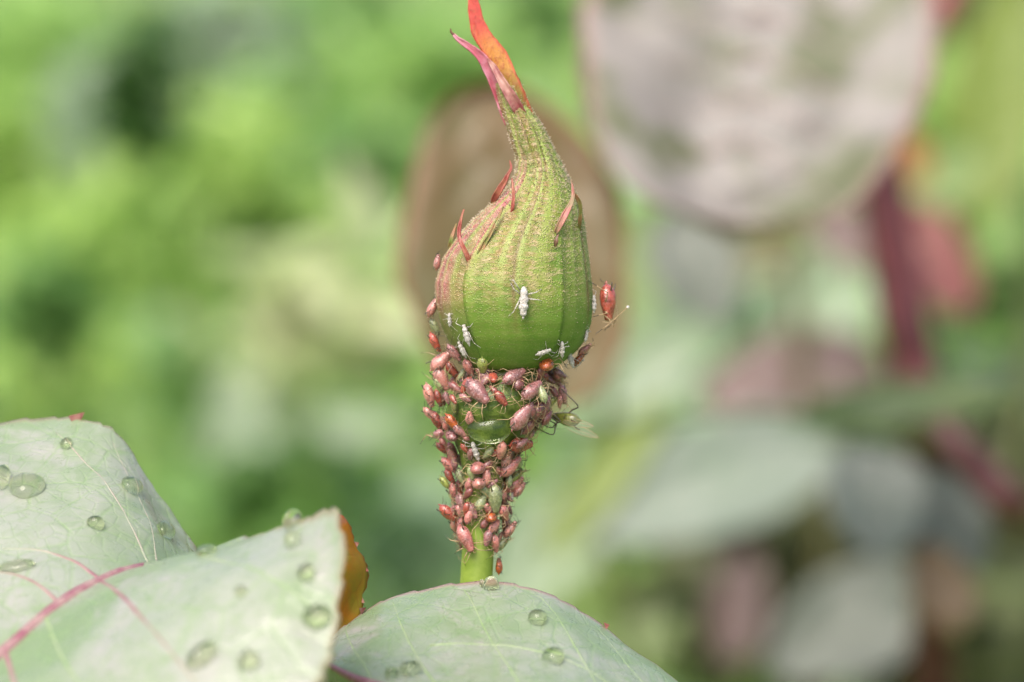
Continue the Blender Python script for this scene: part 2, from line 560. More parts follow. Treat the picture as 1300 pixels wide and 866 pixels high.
for s in SEP:
    ys = [float(q) for q in np.arange(469, s['top'] - 0.1, -3.0)]
    nq = 27
    vs, fl, pk, rb, gl, rdg = [], [], [], [], [], []
    for y in ys:
        for j in range(nq):
            q = -1 + 2 * j / (nq - 1)
            vs.append(sepal_pt(s, y, q))
            upper = min(1, max(0, (455 - y) / 110))
            cen = 1.25 - 0.9 * abs(q + 0.2) if s['th'] == 0 else 1 - 0.4 * abs(q)
            blob = 0.5 + 0.9 * mnoise.noise(Vector((q * 1.6 + s['th'], y * 0.012, 0.3)))
            fl.append(max(0, min(1, .8 * s['flush'] * cen * upper * (0.45 + blob))))
            p = 1.3 * s['pink'] * (0.35 + 0.65 * min(1, max(0, (430 - y) / 60)))
            if s['th'] == 288:
                p *= 1.0 - 0.75 * min(1, max(0, (q - 0.1) / 0.5)) * min(1, max(0, (y - 250) / 60))
            if s['th'] == 0 and q < -0.7: p = max(p, 0.95 * min(1, (-q - 0.7) / 0.3) * min(1, max(0, (350 - y) / 30)) * min(1, max(0, (y - 195) / 40)))
            if s['th'] == 288: p *= .35 + .65 * min(1, max(0, (y - 190) / 60))
            if y < 150: p = max(p, min(0.5, (150 - y) / 60 * 0.5) * (0.6 + 0.8 * mnoise.noise(Vector((q * 2, y * .05, s['th'])))))
            pk.append(p)
            rb.append(0.85 * math.exp(-(q / 0.06) ** 2) * min(1, max(0, (430 - y) / 60)) * min(1, max(0.15, (y - 180) / 60)))
            rg = 14 * q + 1.2 * math.sin(q * 5 + s['th']) + s['th']
            rdg.append(.5 + .5 * math.sin(rg))
            gl.append(min(1, max(0.10, (415 - y) / 110)))
    me = mesh_from('sepal', rel(vs, BO), [f[::-1] for f in grid_faces(len(ys), nq)], {'flush': fl, 'pink': pk, 'rib': rb, 'gland': gl, 'ridge': rdg}, mats=[M['calyx']])
    o = link('sepal', me, BUD)
    md = o.modifiers.new('thick', 'SOLIDIFY'); md.thickness = 0.022; md.offset = -1
    sepal_objs.append(o)
    s['obj'] = o

def blade(name, pts, mat, parent, cup=0.3, nq=9, face=None, thick=0.012):
    # pts: (photo x, photo y, half width px, depth cm from the bud axis, towards camera negative)
    ctr = [Vector((p[0], p[1], p[3])) for p in pts]
    hw = [Vector((p[2], 0, 0)) for p in pts]
    n = 8 * len(pts)
    vs, al, ed = [], [], []
    for i in range(n):
        t = (len(pts) - 1) * i / (n - 1)
        c = spline(ctr, t); w_ = max(0.15, spline(hw, t).x)
        c2 = spline(ctr, min(len(pts) - 1, t + 0.05)) - spline(ctr, max(0, t - 0.05))
        side = Vector((-c2.y, c2.x)).normalized()
        w_ *= 1 + .07 * mnoise.noise(Vector((c.x * .12, c.y * .12, 5)))
        for j in range(nq):
            q = -1 + 2 * j / (nq - 1)
            z = c.z + cup * w_ * S0 * (q * q) - .25 * w_ * S0 * math.exp(-(q / .2) ** 2) * .4 + 0.01 * mnoise.noise(Vector((c.x * 0.1, c.y * 0.1, q)))
            vs.append(P(c.x + side.x * w_ * q, c.y + side.y * w_ * q, FOC + z))
            al.append(i / (n - 1)); ed.append(abs(q))
    o = link(name, mesh_from(name, rel(vs, BO), grid_faces(n, nq), {'along': al, 'edge': ed}, mats=[mat]), parent)
    md = o.modifiers.new('thick', 'SOLIDIFY'); md.thickness = thick; md.offset = 0
    return o

blade('sepal_tip', [(680, 178, 10, -.02), (671, 158, 11.5, -.06), (662, 138, 11.5, -.10), (654, 118, 11.5, -.12), (648, 102, 10.5, -.12), (641, 88, 11.5, -.10), (631, 71, 13, -.06), (619, 55, 11.5, -.02), (610, 41, 11, 0.03),
                    (605, 26, 9.5, .08), (602, 10, 8, .12), (600, -4, 5.5, .16), (599, -18, 3, .2), (599, -30, .4, .24)], M['tip'], SEP[1]['obj'], 0.12)
blade('sepal_tip', [(650, 156, 9, .02), (640, 132, 9, .0), (630, 108, 7.5, -.02), (621, 89, 7, -.04), (613, 75, 6, -.06), (603, 65, 4.6, -.08), (592, 57, 3.8, -.09), (582, 50, 2.8, -.10), (576, 44, 1.8, -.10)],
      M['pink_tip'], SEP[4]['obj'], -0.5)
blade('sepal_tip', [(577, 45, 1.8, -.10), (573, 41, 1.3, -.105), (572, 36, .4, -.11)], M['dark_tip'], SEP[4]['obj'], 0.2)
blade('sepal_tip', [(676, 172, 3, .0), (664, 150, 6, -.10), (653, 130, 7, -.165), (642, 112, 6, -.175), (633, 96, 4.6, -.15), (626, 84, 3.4, -.12), (619, 74, .8, -.09)], M['wine_tip'], SEP[0]['obj'], -0.6)
# narrow side lobes along the sepal margins
blade('side_lobe', [(606, 352, 1.5, -.50), (601, 342, 3.2, -.58), (595, 329, 3.0, -.65), (588, 314, 2.5, -.66), (583, 300, 2.2, -.62), (584, 285, 1.8, -.60), (589, 266, .4, -.58)], M['lobe'], SEP[4]['obj'], -0.6)
blade('side_lobe', [(603, 345, 1, -.57), (606, 331, 3.2, -.645), (612, 315, 3.0, -.65), (622, 297, 2.6, -.64), (631, 280, 1.8, -.60), (639, 262, .6, -.54)], M['lobe_green'], SEP[4]['obj'], -0.6)
blade('side_lobe', [(578, 330, 1.5, .10), (573, 316, 3.2, .0), (573, 305, 2.4, -.05), (576, 294, 1.6, -.04), (580, 284, .4, -.03)], M['lobe_green'], SEP[3]['obj'], -0.4)
blade('side_lobe', [(624, 264, 1.5, .0), (627, 254, 3.4, -.12), (633, 243, 4.2, -.2), (640, 231, 3.4, -.22), (645, 221, 2.0, -.22), (649, 213, 1.4, -.2), (647, 204, .3, -.18)], M['lobe'], SEP[3]['obj'], -0.4)
blade('side_lobe', [(648, 276, 1, -.46), (651, 262, 2.0, -.50), (652, 248, 1.8, -.48), (651, 236, 1.4, -.45), (650, 226, .3, -.42)], M['lobe'], SEP[0]['obj'], -0.4)
blade('side_lobe', [(703, 301, 1.2, -.52), (708, 291, 3.2, -.60), (715, 277, 4.0, -.61), (722, 264, 3.2, -.55), (727, 252, 2.2, -.5), (727, 240, 1.4, -.48), (725, 228, .3, -.46)], M['lobe_rose'], SEP[0]['obj'], -0.5)
blade('side_lobe', [(735, 296, 1, -.2), (736, 282, 2.0, -.33), (737, 268, 2.0, -.38), (735, 256, 2.2, -.42), (730, 248, 1.8, -.46), (726, 243, .5, -.48)], M['lobe_green'], SEP[1]['obj'], -0.5)
blade('side_lobe', [(711, 234, 1.4, .06), (714, 228, 2.2, .02), (717, 222, 2.0, .02), (720, 217, .3, .02)], M['dark_tip'], SEP[2]['obj'], -0.3)
blade('scar', [(705, 313, 1.2, -.67), (706, 307, 2.6, -.70), (707, 302, 1.6, -.70), (709, 298, .6, -.68)], M['dark_tip'], SEP[0]['obj'], 0.0)

# glandular fuzz
def fuzz():
    vs, fs = [], []
    for k in range(13000):
        s = random.choice(SEP)
        y = s['top'] + 10 + (440 - s['top']) * rnd() ** 0.85
        if y > 330 and rnd() < (y - 330) / 150: continue
        q = U(-1, 1)
        p = sepal_pt(s, y, q)
        ax = P(cx(y), y + 4, FOC)
        n = (p - ax).normalized()
        d = (n + Vector((U(-.5, .5), U(-.5, .5), U(-.2, .7)))).normalized()
        l = U(0.012, 0.030) * (1.5 if y < 300 else 1); r_ = 0.0032
        a = d.orthogonal().normalized(); b = d.cross(a)
        o = len(vs)
        for i in range(3):
            an = i * 2.094
            vs.append(p - 0.006 * n + r_ * (math.cos(an) * a + math.sin(an) * b))
        for i in range(3):
            an = i * 2.094
            vs.append(p + d * l + r_ * 1.35 * (math.cos(an) * a + math.sin(an) * b))
        vs.append(p + d * (l + 0.006))
        for i in range(3):
            j = (i + 1) % 3
            fs.append((o + i, o + j, o + 3 + j, o + 3 + i)); fs.append((o + 3 + i, o + 3 + j, o + 6))
    o = link('fuzz', mesh_from('fuzz', rel(vs, BO), fs, smooth=False, mats=[M['fuzz']]), BUD)
    o['kind'] = 'stuff'
fuzz()

# ---------------------------------------------------------------- foreground leaves (control nets in real depth)
class Leaf:
    def __init__(s, ctrl):
        s.c = [[P(*p) for p in row] for row in ctrl]
        s.nr, s.nc = len(ctrl), len(ctrl[0])
    def at(s, u, v):                          # 0..1, 0..1
        rows = [spline(r, v * (s.nc - 1)) for r in s.c]
        return spline(rows, u * (s.nr - 1))
    def nrm(s, u, v):
        e = 0.004
        a = s.at(min(1, u + e), v) - s.at(max(0, u - e), v)
        b = s.at(u, min(1, v + e)) - s.at(u, max(0, v - e))
        n = a.cross(b).normalized()
        return n if n.dot(FWD) < 0 else -n

def puck(p):
    return 0.055 * mnoise.noise(p * 0.8) + 0.026 * mnoise.noise(p * 2.0) + 0.010 * mnoise.noise(p * 4.5)

LEAFBVH = {}
def build_leaf(key, leaf, mat, nu, nv, origin, label, edges, teeth=(), quilt=0.03, group=None):
    root = empty('rose_leaf', origin)
    tag(root, label, 'leaf', group)
    vs, mg = [], []
    for i in range(nu):
        for j in range(nv):
            u, v = i / (nu - 1), j / (nv - 1)
            p = leaf.at(u, v)
            n = leaf.nrm(u, v)
            p = p + n * puck(p)
            for (ek, dist, a_, b_, prm) in (('v0', v, (u, 0), (u, .03), u), ('v1', 1 - v, (u, 1), (u, .97), u), ('u1', 1 - u, (1, v), (.97, v), v)):
                if ek in edges and dist < .06:
                    od = (leaf.at(*a_) - leaf.at(*b_))
                    if od.length > 1e-5:
                        k_ = prm * 13 + .6 * mnoise.noise(Vector((prm * 9, 2.0, 0)))
                        p = p + od.normalized() * (1 - dist / .06) * (.055 * (k_ % 1.0 - .4) + .05 * mnoise.noise(Vector((prm * 8, 7.0, 1))))
            m = 0.0
            if 'v0' in edges: m = max(m, 1 - v / 0.16)
            if 'v1' in edges: m = max(m, 1 - (1 - v) / 0.16)
            if 'u0' in edges: m = max(m, 1 - u / 0.16)
            if 'u1' in edges: m = max(m, 1 - (1 - u) / 0.16)
            vs.append(p); mg.append(max(0, m))
    fs = grid_faces(nu, nv)
    me = mesh_from('blade', rel(vs, origin), fs, {'margin': mg}, mats=[mat])
    b = link('blade', me, root)
    md = b.modifiers.new('thick', 'SOLIDIFY'); md.thickness = 0.03; md.offset = 0
    LEAFBVH[key] = BVHTree.FromPolygons([tuple(v) for v in vs], fs)
    for (px, py, dx, dy, d) in teeth:         # small pointed marginal teeth
        pts = [P(px - dy * 0.8, py + dx * 0.8, d), P(px + dy * 0.8, py - dx * 0.8, d), P(px + dx, py + dy, d - 0.05), P(px, py, d + 0.08)]
        link('tooth', mesh_from('tooth', rel(pts, origin), [(0, 1, 2), (1, 3, 2), (3, 0, 2), (0, 3, 1)], smooth=False, mats=[M['wine_tip']]), root)
    return root

def vein(root, leaf, path, r0, r1, mat, name='vein', lift=0.15, n=22):
    o = Vector(root.location)
    if mat == M['vein_pink']: mat = M['vein_fade']
    pts, rad = [], []
    for i in range(n):
        t = (len(path) - 1) * i / (n - 1)
        uv = spline([Vector((a, b, 0)) for a, b in path], t)
        u, v = min(1, max(0, uv.x)), min(1, max(0, uv.y))
        r_ = r0 + (r1 - r0) * i / (n - 1)
        p = leaf.at(u, v); nn = leaf.nrm(u, v)
        p = p + nn * puck(p)
        pts.append(p + nn * (0.015 - r_ * (1 - lift) * 0.75)); rad.append(r_ * (1 + .22 * mnoise.noise(p * 2.5)))
    vs, fs = tube(pts, rad, 8)
    return link(name, mesh_from(name, rel(vs, o), fs, {'fade': [min(1, (.35 if name == 'midrib' else 1) * (k // 8) / (n - 1)) for k in range(len(vs))]}, mats=[mat]), root)

# left leaf: far half rises behind the pink midrib, near half arches up towards the bud
A_far = Leaf([  # rows run base to tip, columns margin to midrib
    [(-330, 620, 36.5), (-290, 700, 35.0), (-250, 800, 33.6), (-200, 940, 32.4)],
    [(-160, 560, 36.6), (-140, 650, 35.2), (-110, 760, 33.8), (-80, 880, 32.6)],
    [(-40, 542, 36.6), (-30, 620, 35.4), (-15, 720, 34.2), (0, 832, 33.0)],
    [(60, 534, 36.6), (62, 600, 35.7), (64, 685, 34.6), (62, 780, 33.5)],
    [(112, 535, 36.5), (118, 590, 35.9), (126, 660, 35.0), (130, 738, 34.1)],
    [(152, 560, 36.4), (165, 610, 36.0), (182, 665, 35.3), (190, 718, 34.7)],
    [(202, 632, 36.3), (210, 660, 36.1), (222, 690, 35.7), (232, 722, 35.2)],
    [(246, 692, 36.2), (252, 704, 36.0), (258, 716, 35.8), (264, 730, 35.6)]])
rA = build_leaf('A', A_far, M['leaf_fore'], 110, 60, P(-80, 880, 32.6),
                'pale green rose leaf with pink midrib and far half raised', ('v0', 'u1'),
                [(102, 535, -15, -7, 36.5)], 0.03)
A_near = Leaf([
    [(-200, 940, 32.4), (-150, 1010, 31.6), (-80, 1080, 31.0), (0, 1150, 30.6)],
    [(-80, 880, 32.6), (-30, 940, 31.7), (40, 1020, 31.0), (120, 1110, 30.6)],
    [(0, 832, 33.0), (60, 890, 32.0), (130, 960, 31.2), (220, 1060, 30.8)],
    [(62, 780, 33.5), (120, 824, 32.4), (200, 885, 31.5), (300, 985, 31.0)],
    [(130, 738, 34.1), (190, 758, 32.9), (275, 808, 32.0), (396, 888, 31.5)],
    [(190, 718, 34.7), (235, 716, 33.4), (322, 746, 32.4), (424, 812, 31.9)],
    [(232, 722, 35.2), (268, 700, 33.9), (345, 700, 32.9), (440, 722, 32.3)],
    [(264, 730, 35.6), (300, 690, 34.3), (362, 668, 33.4), (428, 643, 32.9)]])
rN = build_leaf('N', A_near, M['leaf_fore'], 110, 70, P(-80, 880, 32.6), 'x', ('v1', 'u1'),
                [(434, 662, 6, -2, 32.8)], 0.035)
# both halves belong to one leaf
for ch in list(rN.children):
    ch.parent = rA
bpy.data.objects.remove(rN)
vein(rA, A_far, [(0.0, 1), (0.3, 1), (0.57, 1), (0.72, 1), (0.86, 1)], 0.12, 0.04, M['vein_pink'], 'midrib', 0.4, 40)
vein(rA, A_far, [(0.57, 1), (0.50, .84), (0.42, .72), (0.32, .62)], 0.032, 0.012, M['vein_pink'])
vein(rA, A_far, [(0.72, 1), (0.68, .75), (0.61, .5), (0.52, .28), (0.45, .1)], 0.016, 0.007, M['vein_faint'])
vein(rA, A_far, [(0.75, 1), (0.74, .7), (0.70, .4), (0.66, .12)], 0.013, 0.006, M['vein_faint'])
vein(rA, A_far, [(0.46, 1), (0.39, .84), (0.30, .7), (0.18, .55)], 0.03, 0.012, M['vein_pink'])
vein(rA, A_near, [(0.565, 0), (0.545, .2), (0.52, .42), (0.49, .7), (0.46, .95)], 0.034, 0.012, M['vein_pink'])
vein(rA, A_near, [(0.42, 0), (0.38, .2), (0.34, .5), (0.32, .8)], 0.022, 0.010, M['vein_pale'])
vein(rA, A_near, [(0.80, 0.08), (0.78, .3), (0.76, .6), (0.745, .9)], 0.025, 0.010, M['vein_pale'])
vein(rA, A_near, [(0.30, 0), (0.25, .25), (0.2, .6)], 0.045, 0.02, M['vein_pink'])

# leaf under the bud
B = Leaf([
    [(407, 838, 34.9), (408, 836, 34.8), (409, 834, 34.7), (409, 833, 34.6), (408, 836, 34.9), (405, 842, 35.2)],
    [(440, 795, 35.3), (432, 815, 34.9), (426, 835, 34.5), (428, 850, 34.2), (418, 862, 34.7), (400, 885, 35.0)],
    [(510, 756, 35.4), (502, 785, 34.9), (490, 825, 34.3), (478, 872, 33.6), (462, 905, 34.2), (440, 960, 34.6)],
    [(600, 742, 35.4), (602, 775, 34.9), (600, 830, 34.2), (594, 900, 33.2), (580, 960, 33.6), (560, 1030, 34.2)],
    [(680, 749, 35.4), (700, 785, 34.9), (710, 845, 34.1), (710, 920, 33.0), (705, 990, 33.4), (700, 1060, 34.0)],
    [(752, 786, 35.4), (775, 825, 34.9), (800, 885, 34.1), (815, 940, 33.1), (815, 1000, 33.4), (810, 1070, 34.0)],
    [(856, 866, 35.3), (880, 895, 34.9), (900, 930, 34.4), (910, 965, 33.8), (905, 1010, 34.0), (890, 1060, 34.4)],
    [(960, 972, 35.1), (962, 980, 35.0), (964, 990, 34.8), (965, 998, 34.6), (964, 1004, 34.8), (960, 1010, 35.0)]])
rB = build_leaf('B', B, M['leaf_front'], 110, 90, P(964, 990, 34.8), 'pale green rose leaf spread across the foot of the bud stem', ('v0', 'v1'),
                [(768, 795, 6, -2, 35.4), (462, 776, -6, -4, 35.3)], 0.028)
vein(rB, B, [(1, .6), (.8, .6), (.6, .6), (.42, .6), (.28, .6), (.14, .6), (.02, .6)], 0.14, 0.02, M['vein_pink'], 'midrib', 0.4, 40)
for a, b_ in ((.30, .40), (.44, .53), (.60, .66), (.74, .76), (.18, .24)):
    vein(rB, B, [(a + .10, .6), (a + .04, .42), (a, .25), (a - .03, .05)], 0.018, 0.005, M['vein_pale'])
vein(rB, B, [(.36, .38), (.46, .355), (.56, .37), (.66, .39), (.8, .43)], 0.022, 0.008, M['vein_pale'])

# orange underside of a young leaf behind the left leaf
Oleaf = Leaf([
    [(422, 650, 35.7), (428, 652, 35.7), (432, 654, 35.72), (436, 656, 35.75)],
    [(420, 690, 35.6), (434, 690, 35.7), (443, 691, 35.8), (450, 692, 35.9)],
    [(415, 725, 35.5), (436, 725, 35.6), (450, 724, 35.8), (462, 722, 36.0)],
    [(410, 770, 35.5), (430, 769, 35.6), (446, 767, 35.8), (459, 764, 35.9)],
    [(405, 815, 35.5), (420, 812, 35.6), (436, 806, 35.7), (448, 798, 35.8)],
    [(395, 880, 35.5), (400, 876, 35.5), (406, 871, 35.6), (412, 866, 35.7)]])
rO = build_leaf('O', Oleaf, M['leaf_orange'], 30, 16, P(400, 876, 35.5), 'orange rimmed young leaf edge tucked behind the left pale leaf', ('v1', 'u0'),
                [(460, 722, 8, 3, 36.0), (450, 692, 6, -3, 35.9), (457, 762, 6, 3, 35.9)], 0.01)

# petioles lead each leaf to the rose stem
def petiole(root, start, mat, target=None, r0=0.11, sag=-1.5):
    tgt = target or sp[min(len(sp) - 1, len(stem_top) + 2)]
    mid = (start + tgt) * 0.5 + Vector((0, 0, sag))
    pts = smooth_path([start, (start + mid) * 0.5 + Vector((0, 0, sag * 0.3)), mid, tgt], 18)
    vs, fs = tube(pts, [r0] * 18, 8)
    link('petiole', mesh_from('petiole', rel(vs, Vector(root.location)), fs, mats=[mat]), root)
petiole(rA, P(-200, 940, 32.45), M['vein_pink'], sp[len(stem_top) + 5], 0.14, -3)
petiole(rB, P(962, 996, 34.65), M['vein_pink'], sp[len(stem_top) + 1], 0.12, -1)
petiole(rO, P(400, 876, 35.5), M['vein_pink'], sp[len(stem_top) + 3], 0.08, -1)

# ---------------------------------------------------------------- water drops
def drop_mesh(seed, flat):
    rs = random.Random(seed)
    ph = [rs.uniform(0, 6.28) for _ in range(3)]
    vs = []
    nr, nc = 10, 24
    for i in range(nr + 1):
        lat = -0.55 + (math.pi / 2 + 0.55) * i / nr
        for j in range(nc):
            a = 2 * math.pi * j / nc
            k = 1 + 0.07 * math.sin(2 * a + ph[0]) + 0.05 * math.sin(3 * a + ph[1])
            c = math.cos(lat) if i < nr else 0.0
            vs.append((k * c * math.cos(a), k * c * math.sin(a), math.sin(lat)))
    fs = grid_faces(nr + 1, nc, True)
    fs.append(tuple(range(nc))[::-1])
    me = mesh_from('water_drop', vs, fs, mats=[M['water']])
    bm = bmesh.new(); bm.from_mesh(me); bmesh.ops.remove_doubles(bm, verts=bm.verts, dist=1e-5); bm.to_mesh(me); bm.free()
    me.polygons.foreach_set('use_smooth', [True] * len(me.polygons))
    return me
DM = [drop_mesh(k, 0.4) for k in range(5)]
def drop(key, px, py, rx, ry, h, ang, label, group=None, k=0):
    h *= 1.6
    d = ray(px, py)
    loc, n, idx, dist = LEAFBVH[key].ray_cast(CAM, d)
    if loc is None: return
    if n.dot(d) > 0: n = -n
    ex = V3(math.cos(R(ang)), math.sin(R(ang)), 0)
    ex = (ex - ex.dot(n) * n).normalized(); ey = n.cross(ex)
    sc = dist * K
    # ry is the height seen in the picture, so undo the foreshortening of the leaf surface
    fx = max(0.35, (ex - ex.dot(d) * d).length); fy = max(0.35, (ey - ey.dot(d) * d).length)
    rx *= .88; ry *= .88
    sx, sy, sz = rx * sc / fx, ry * sc / fy, h * sc
    o = bpy.data.objects.new('water_drop', DM[k % 5]); col.objects.link(o)
    m = Matrix((ex * sx, ey * sy, n * sz)).transposed().to_4x4()
    m.translation = loc + n * 0.02 + n * sz * 0.25
    o.matrix_world = m
    tag(o, label, 'water drop', group or 'water drops on the leaves')
drop('A', 85, 567, 9, 6, 5, 0, 'small oval water drop below the red tooth of the raised leaf half', k=0)
drop('A', 165, 620, 15, 8, 6, -52, 'elongated water drop near the sloping rim of the raised leaf half', k=1)
drop('A', 207, 676, 15, 8, 6, -55, 'elongated water drop at the low end of the raised leaf half', k=2)
drop('A', 121, 668, 12, 8, 6, -35, 'round water drop above the midrib fork of the left leaf', k=3)
drop('A', 34, 622, 24, 15, 9, 8, 'large flattened water drop on the raised leaf half', k=4)
drop('A', 2, 612, 12, 16, 9, 0, 'upright water drop touching the large flattened one', k=1)
drop('A', 203, 630, 4, 3, 3, 0, 'tiny water drop on the very rim of the raised leaf half', k=0)
drop('A', 22, 722, 26, 7, 4, 3, 'long thin water film beside the pink side vein', k=2)
drop('N', 375, 664, 14, 8, 7, 25, 'water drop just under the top edge of the near leaf half', k=1)
drop('N', 374, 690, 12, 9, 8, 20, 'dark green water drop below another near the leaf crest', k=3)
drop('N', 390, 731, 14, 9, 8, 15, 'flat water drop halfway down the near leaf half', k=0)
drop('N', 403, 787, 21, 14, 12, 0, 'largest round water drop at the right rim of the near leaf half', k=2)
drop('N', 307, 754, 8, 6, 5, 20, 'faint small water drop in the middle of the near leaf half', k=4)
drop('N', 258, 836, 24, 12, 9, 58, 'long slanting water drop low on the near leaf half', k=1)
drop('N', 316, 842, 15, 12, 9, 25, 'blurred round water drop low on the near leaf half', k=3)
drop('N', 262, 704, 15, 5, 5, 0, 'green water drop in the dip between both leaf halves', k=4)
drop('B', 682, 789, 13, 9, 7, 15, 'leaf shaped water drop on the right slope of the front leaf', k=1)
drop('B', 702, 838, 17, 9, 7, 0, 'flat water drop on the pale side vein of the front leaf', k=0)
drop('B', 624, 748, 11, 5, 8, 0, 'bright glinting water drop on the leaf rim before the stem', k=3)
drop('B', 612, 745, 4, 3, 4, 0, 'tiny bead of water beside the glinting drop', k=2)
drop('B', 521, 855, 15, 9, 7, -30, 'green water drop beside the pink fold of the front leaf', k=1)
drop('B', 497, 860, 8, 8, 6, -60, 'narrow water drop touching the pink fold of the front leaf', k=4)
drop('B', 463, 777, 6, 5, 6, 20, 'clear bead of water on the left rim of the front leaf', k=0)

# ---------------------------------------------------------------- aphids
def aphid_body(seed, plump=1.0, leg_len=1.0, spread=1.0, thin=False, hl=1.0, legs=True):
    rs = random.Random(seed)
    jk = 2.6 if thin else 1.0
    j = lambda a: rs.uniform(-a, a) * jk
    vs, fs, fm = [], [], []
    xs = [-.50, -.485, -.455, -.41, -.35, -.28, -.2, -.12, -.04, .04, .12, .19, .25, .30, .345, .38, .42, .455, .48, .495]
    wd = [.02, .065, .115, .165, .21, .245, .262, .266, .262, .25, .23, .21, .192, .172, .15, .142, .138, .118, .075, .02]
    if thin: wd = [a * (0.62 + 0.35 * max(0, x) + .12 * math.sin(x * 25 + seed)) for a, x in zip(wd, xs)]
    nc = 16
    zc0 = 0.27
    for i, (x, w_) in enumerate(zip(xs, wd)):
        seg = 1 + 0.016 * math.sin(x * 46)
        for k in range(nc):
            a = 2 * math.pi * k / nc
            y = w_ * plump * seg * math.cos(a)
            z = w_ * seg * math.sin(a) * (0.92 if math.sin(a) > 0 else 0.72)
            lump = 1 + 0.03 * mnoise.noise(Vector((x * 6 + seed, y * 6, z * 6)))
            vs.append(Vector((x, y * lump, zc0 + z * lump - 0.05 * max(0, x) + 0.02 * (x < -0.3) * (-0.3 - x) * 5)))
    f = grid_faces(len(xs), nc, True)
    fs += [q[::-1] for q in f]
    fs.append(tuple(range(nc))); fs.append(tuple(range((len(xs) - 1) * nc, len(xs) * nc))[::-1])
    fm += [0] * len(fs)
    def add(pts, rads, m, sides=6):
        n0 = len(fs)
        tube(pts, rads, sides, True, vs, fs)
        fm.extend([m] * (len(fs) - n0))
    # tail point
    add([(-.47, 0, .27), (-.53, 0, .29), (-.585, 0, .31)], [.045, .032, .008], 0)
    for sgn in ((-1, 1) if legs else ()):
        for (hx, dirx, ln) in ((.33, .55, .82), (.23, .05, .86), (.10, -.62, 1.15)):
            ln *= leg_len * (1 + j(.12))
            dx = dirx + j(.22)
            dy = math.sqrt(max(.2, 1 - dx * dx)) * sgn * spread
            hip = Vector((hx, .10 * sgn, .17))
            knee = hip + Vector((dx * .42 * ln, dy * .42 * ln, .20 * hl + j(.05)))
            foot = Vector((hip.x + dx * .82 * ln + j(.05), hip.y + dy * .80 * ln, 0.005))
            if thin: foot = Vector((knee.x + j(.14) - .1, knee.y + rs.uniform(.0, .22) * sgn, 0.005))
            if thin and rs.random() < .16: continue
            mid = knee.lerp(foot, .62) + Vector((0, 0, .015))
            add([hip, hip.lerp(knee, .5) + Vector((0, 0, .02)), knee], [.022, .019, .012], 1)
            add([knee, knee.lerp(mid, .5), mid], [.014, .011, .0095], 1)
            add([mid, mid.lerp(foot, .6), foot, foot + Vector((dx * .05, dy * .05, 0))], [.0095, .009, .0085, .007], 2)
    me = mesh_from('aphid', vs, fs, mats=[M['leg'], M['leg'], M['leg_dark']], fmat=fm)
    return me

def antenna_mesh(seed, sgn, ln=0.95):
    rs = random.Random(seed)
    o = Vector((.475, .055 * sgn, .27))
    a = rs.uniform(-.15, .25)
    pts = smooth_path([o, o + Vector((.10, .09 * sgn, .08)), o + Vector((.05 + a, .26 * sgn, .16)), o + Vector((-.22 + a * 1.5, .42 * sgn, .15)),
                       o + Vector((-.55 * ln + a * 2, .50 * sgn, .06))], 14)
    vs, fs = tube(pts, [.011 - .007 * i / 13 for i in range(14)], 5)
    return mesh_from('antenna', vs, fs, mats=[M['leg']])

def cornicle_mesh(sgn):
    o = Vector((-.26, .15 * sgn, .40))
    pts = smooth_path([o, o + Vector((-.11, .05 * sgn, .06)), o + Vector((-.23, .085 * sgn, .085))], 6)
    vs, fs = tube(pts, [.026, .022, .019, .017, .0165, .018], 8)
    return mesh_from('cornicle', vs, fs, mats=[M['leg_dark']])

def eye_mesh(sgn):
    bm = bmesh.new()
    bmesh.ops.create_icosphere(bm, subdivisions=1, radius=.028)
    for v in bm.verts: v.co += Vector((.415, .122 * sgn, .275))
    me = bpy.data.meshes.new('eye'); bm.to_mesh(me); bm.free()
    me.materials.append(M['eye'])
    me.polygons.foreach_set('use_smooth', [True] * len(me.polygons))
    return me

BODY = [aphid_body(k, 1.0 + 0.06 * (k % 3 - 1), 1.0, 1.0) for k in range(6)]
BODY_W = aphid_body(31, 0.92, legs=False)
ANT = {s: [antenna_mesh(k * 2 + (s > 0), s) for k in range(4)] for s in (-1, 1)}
COR = {s: cornicle_mesh(s) for s in (-1, 1)}
EYE = {s: eye_mesh(s) for s in (-1, 1)}
SKIN = [aphid_body(50 + k, 0.9, 1.05, 0.95, True) for k in range(4)]

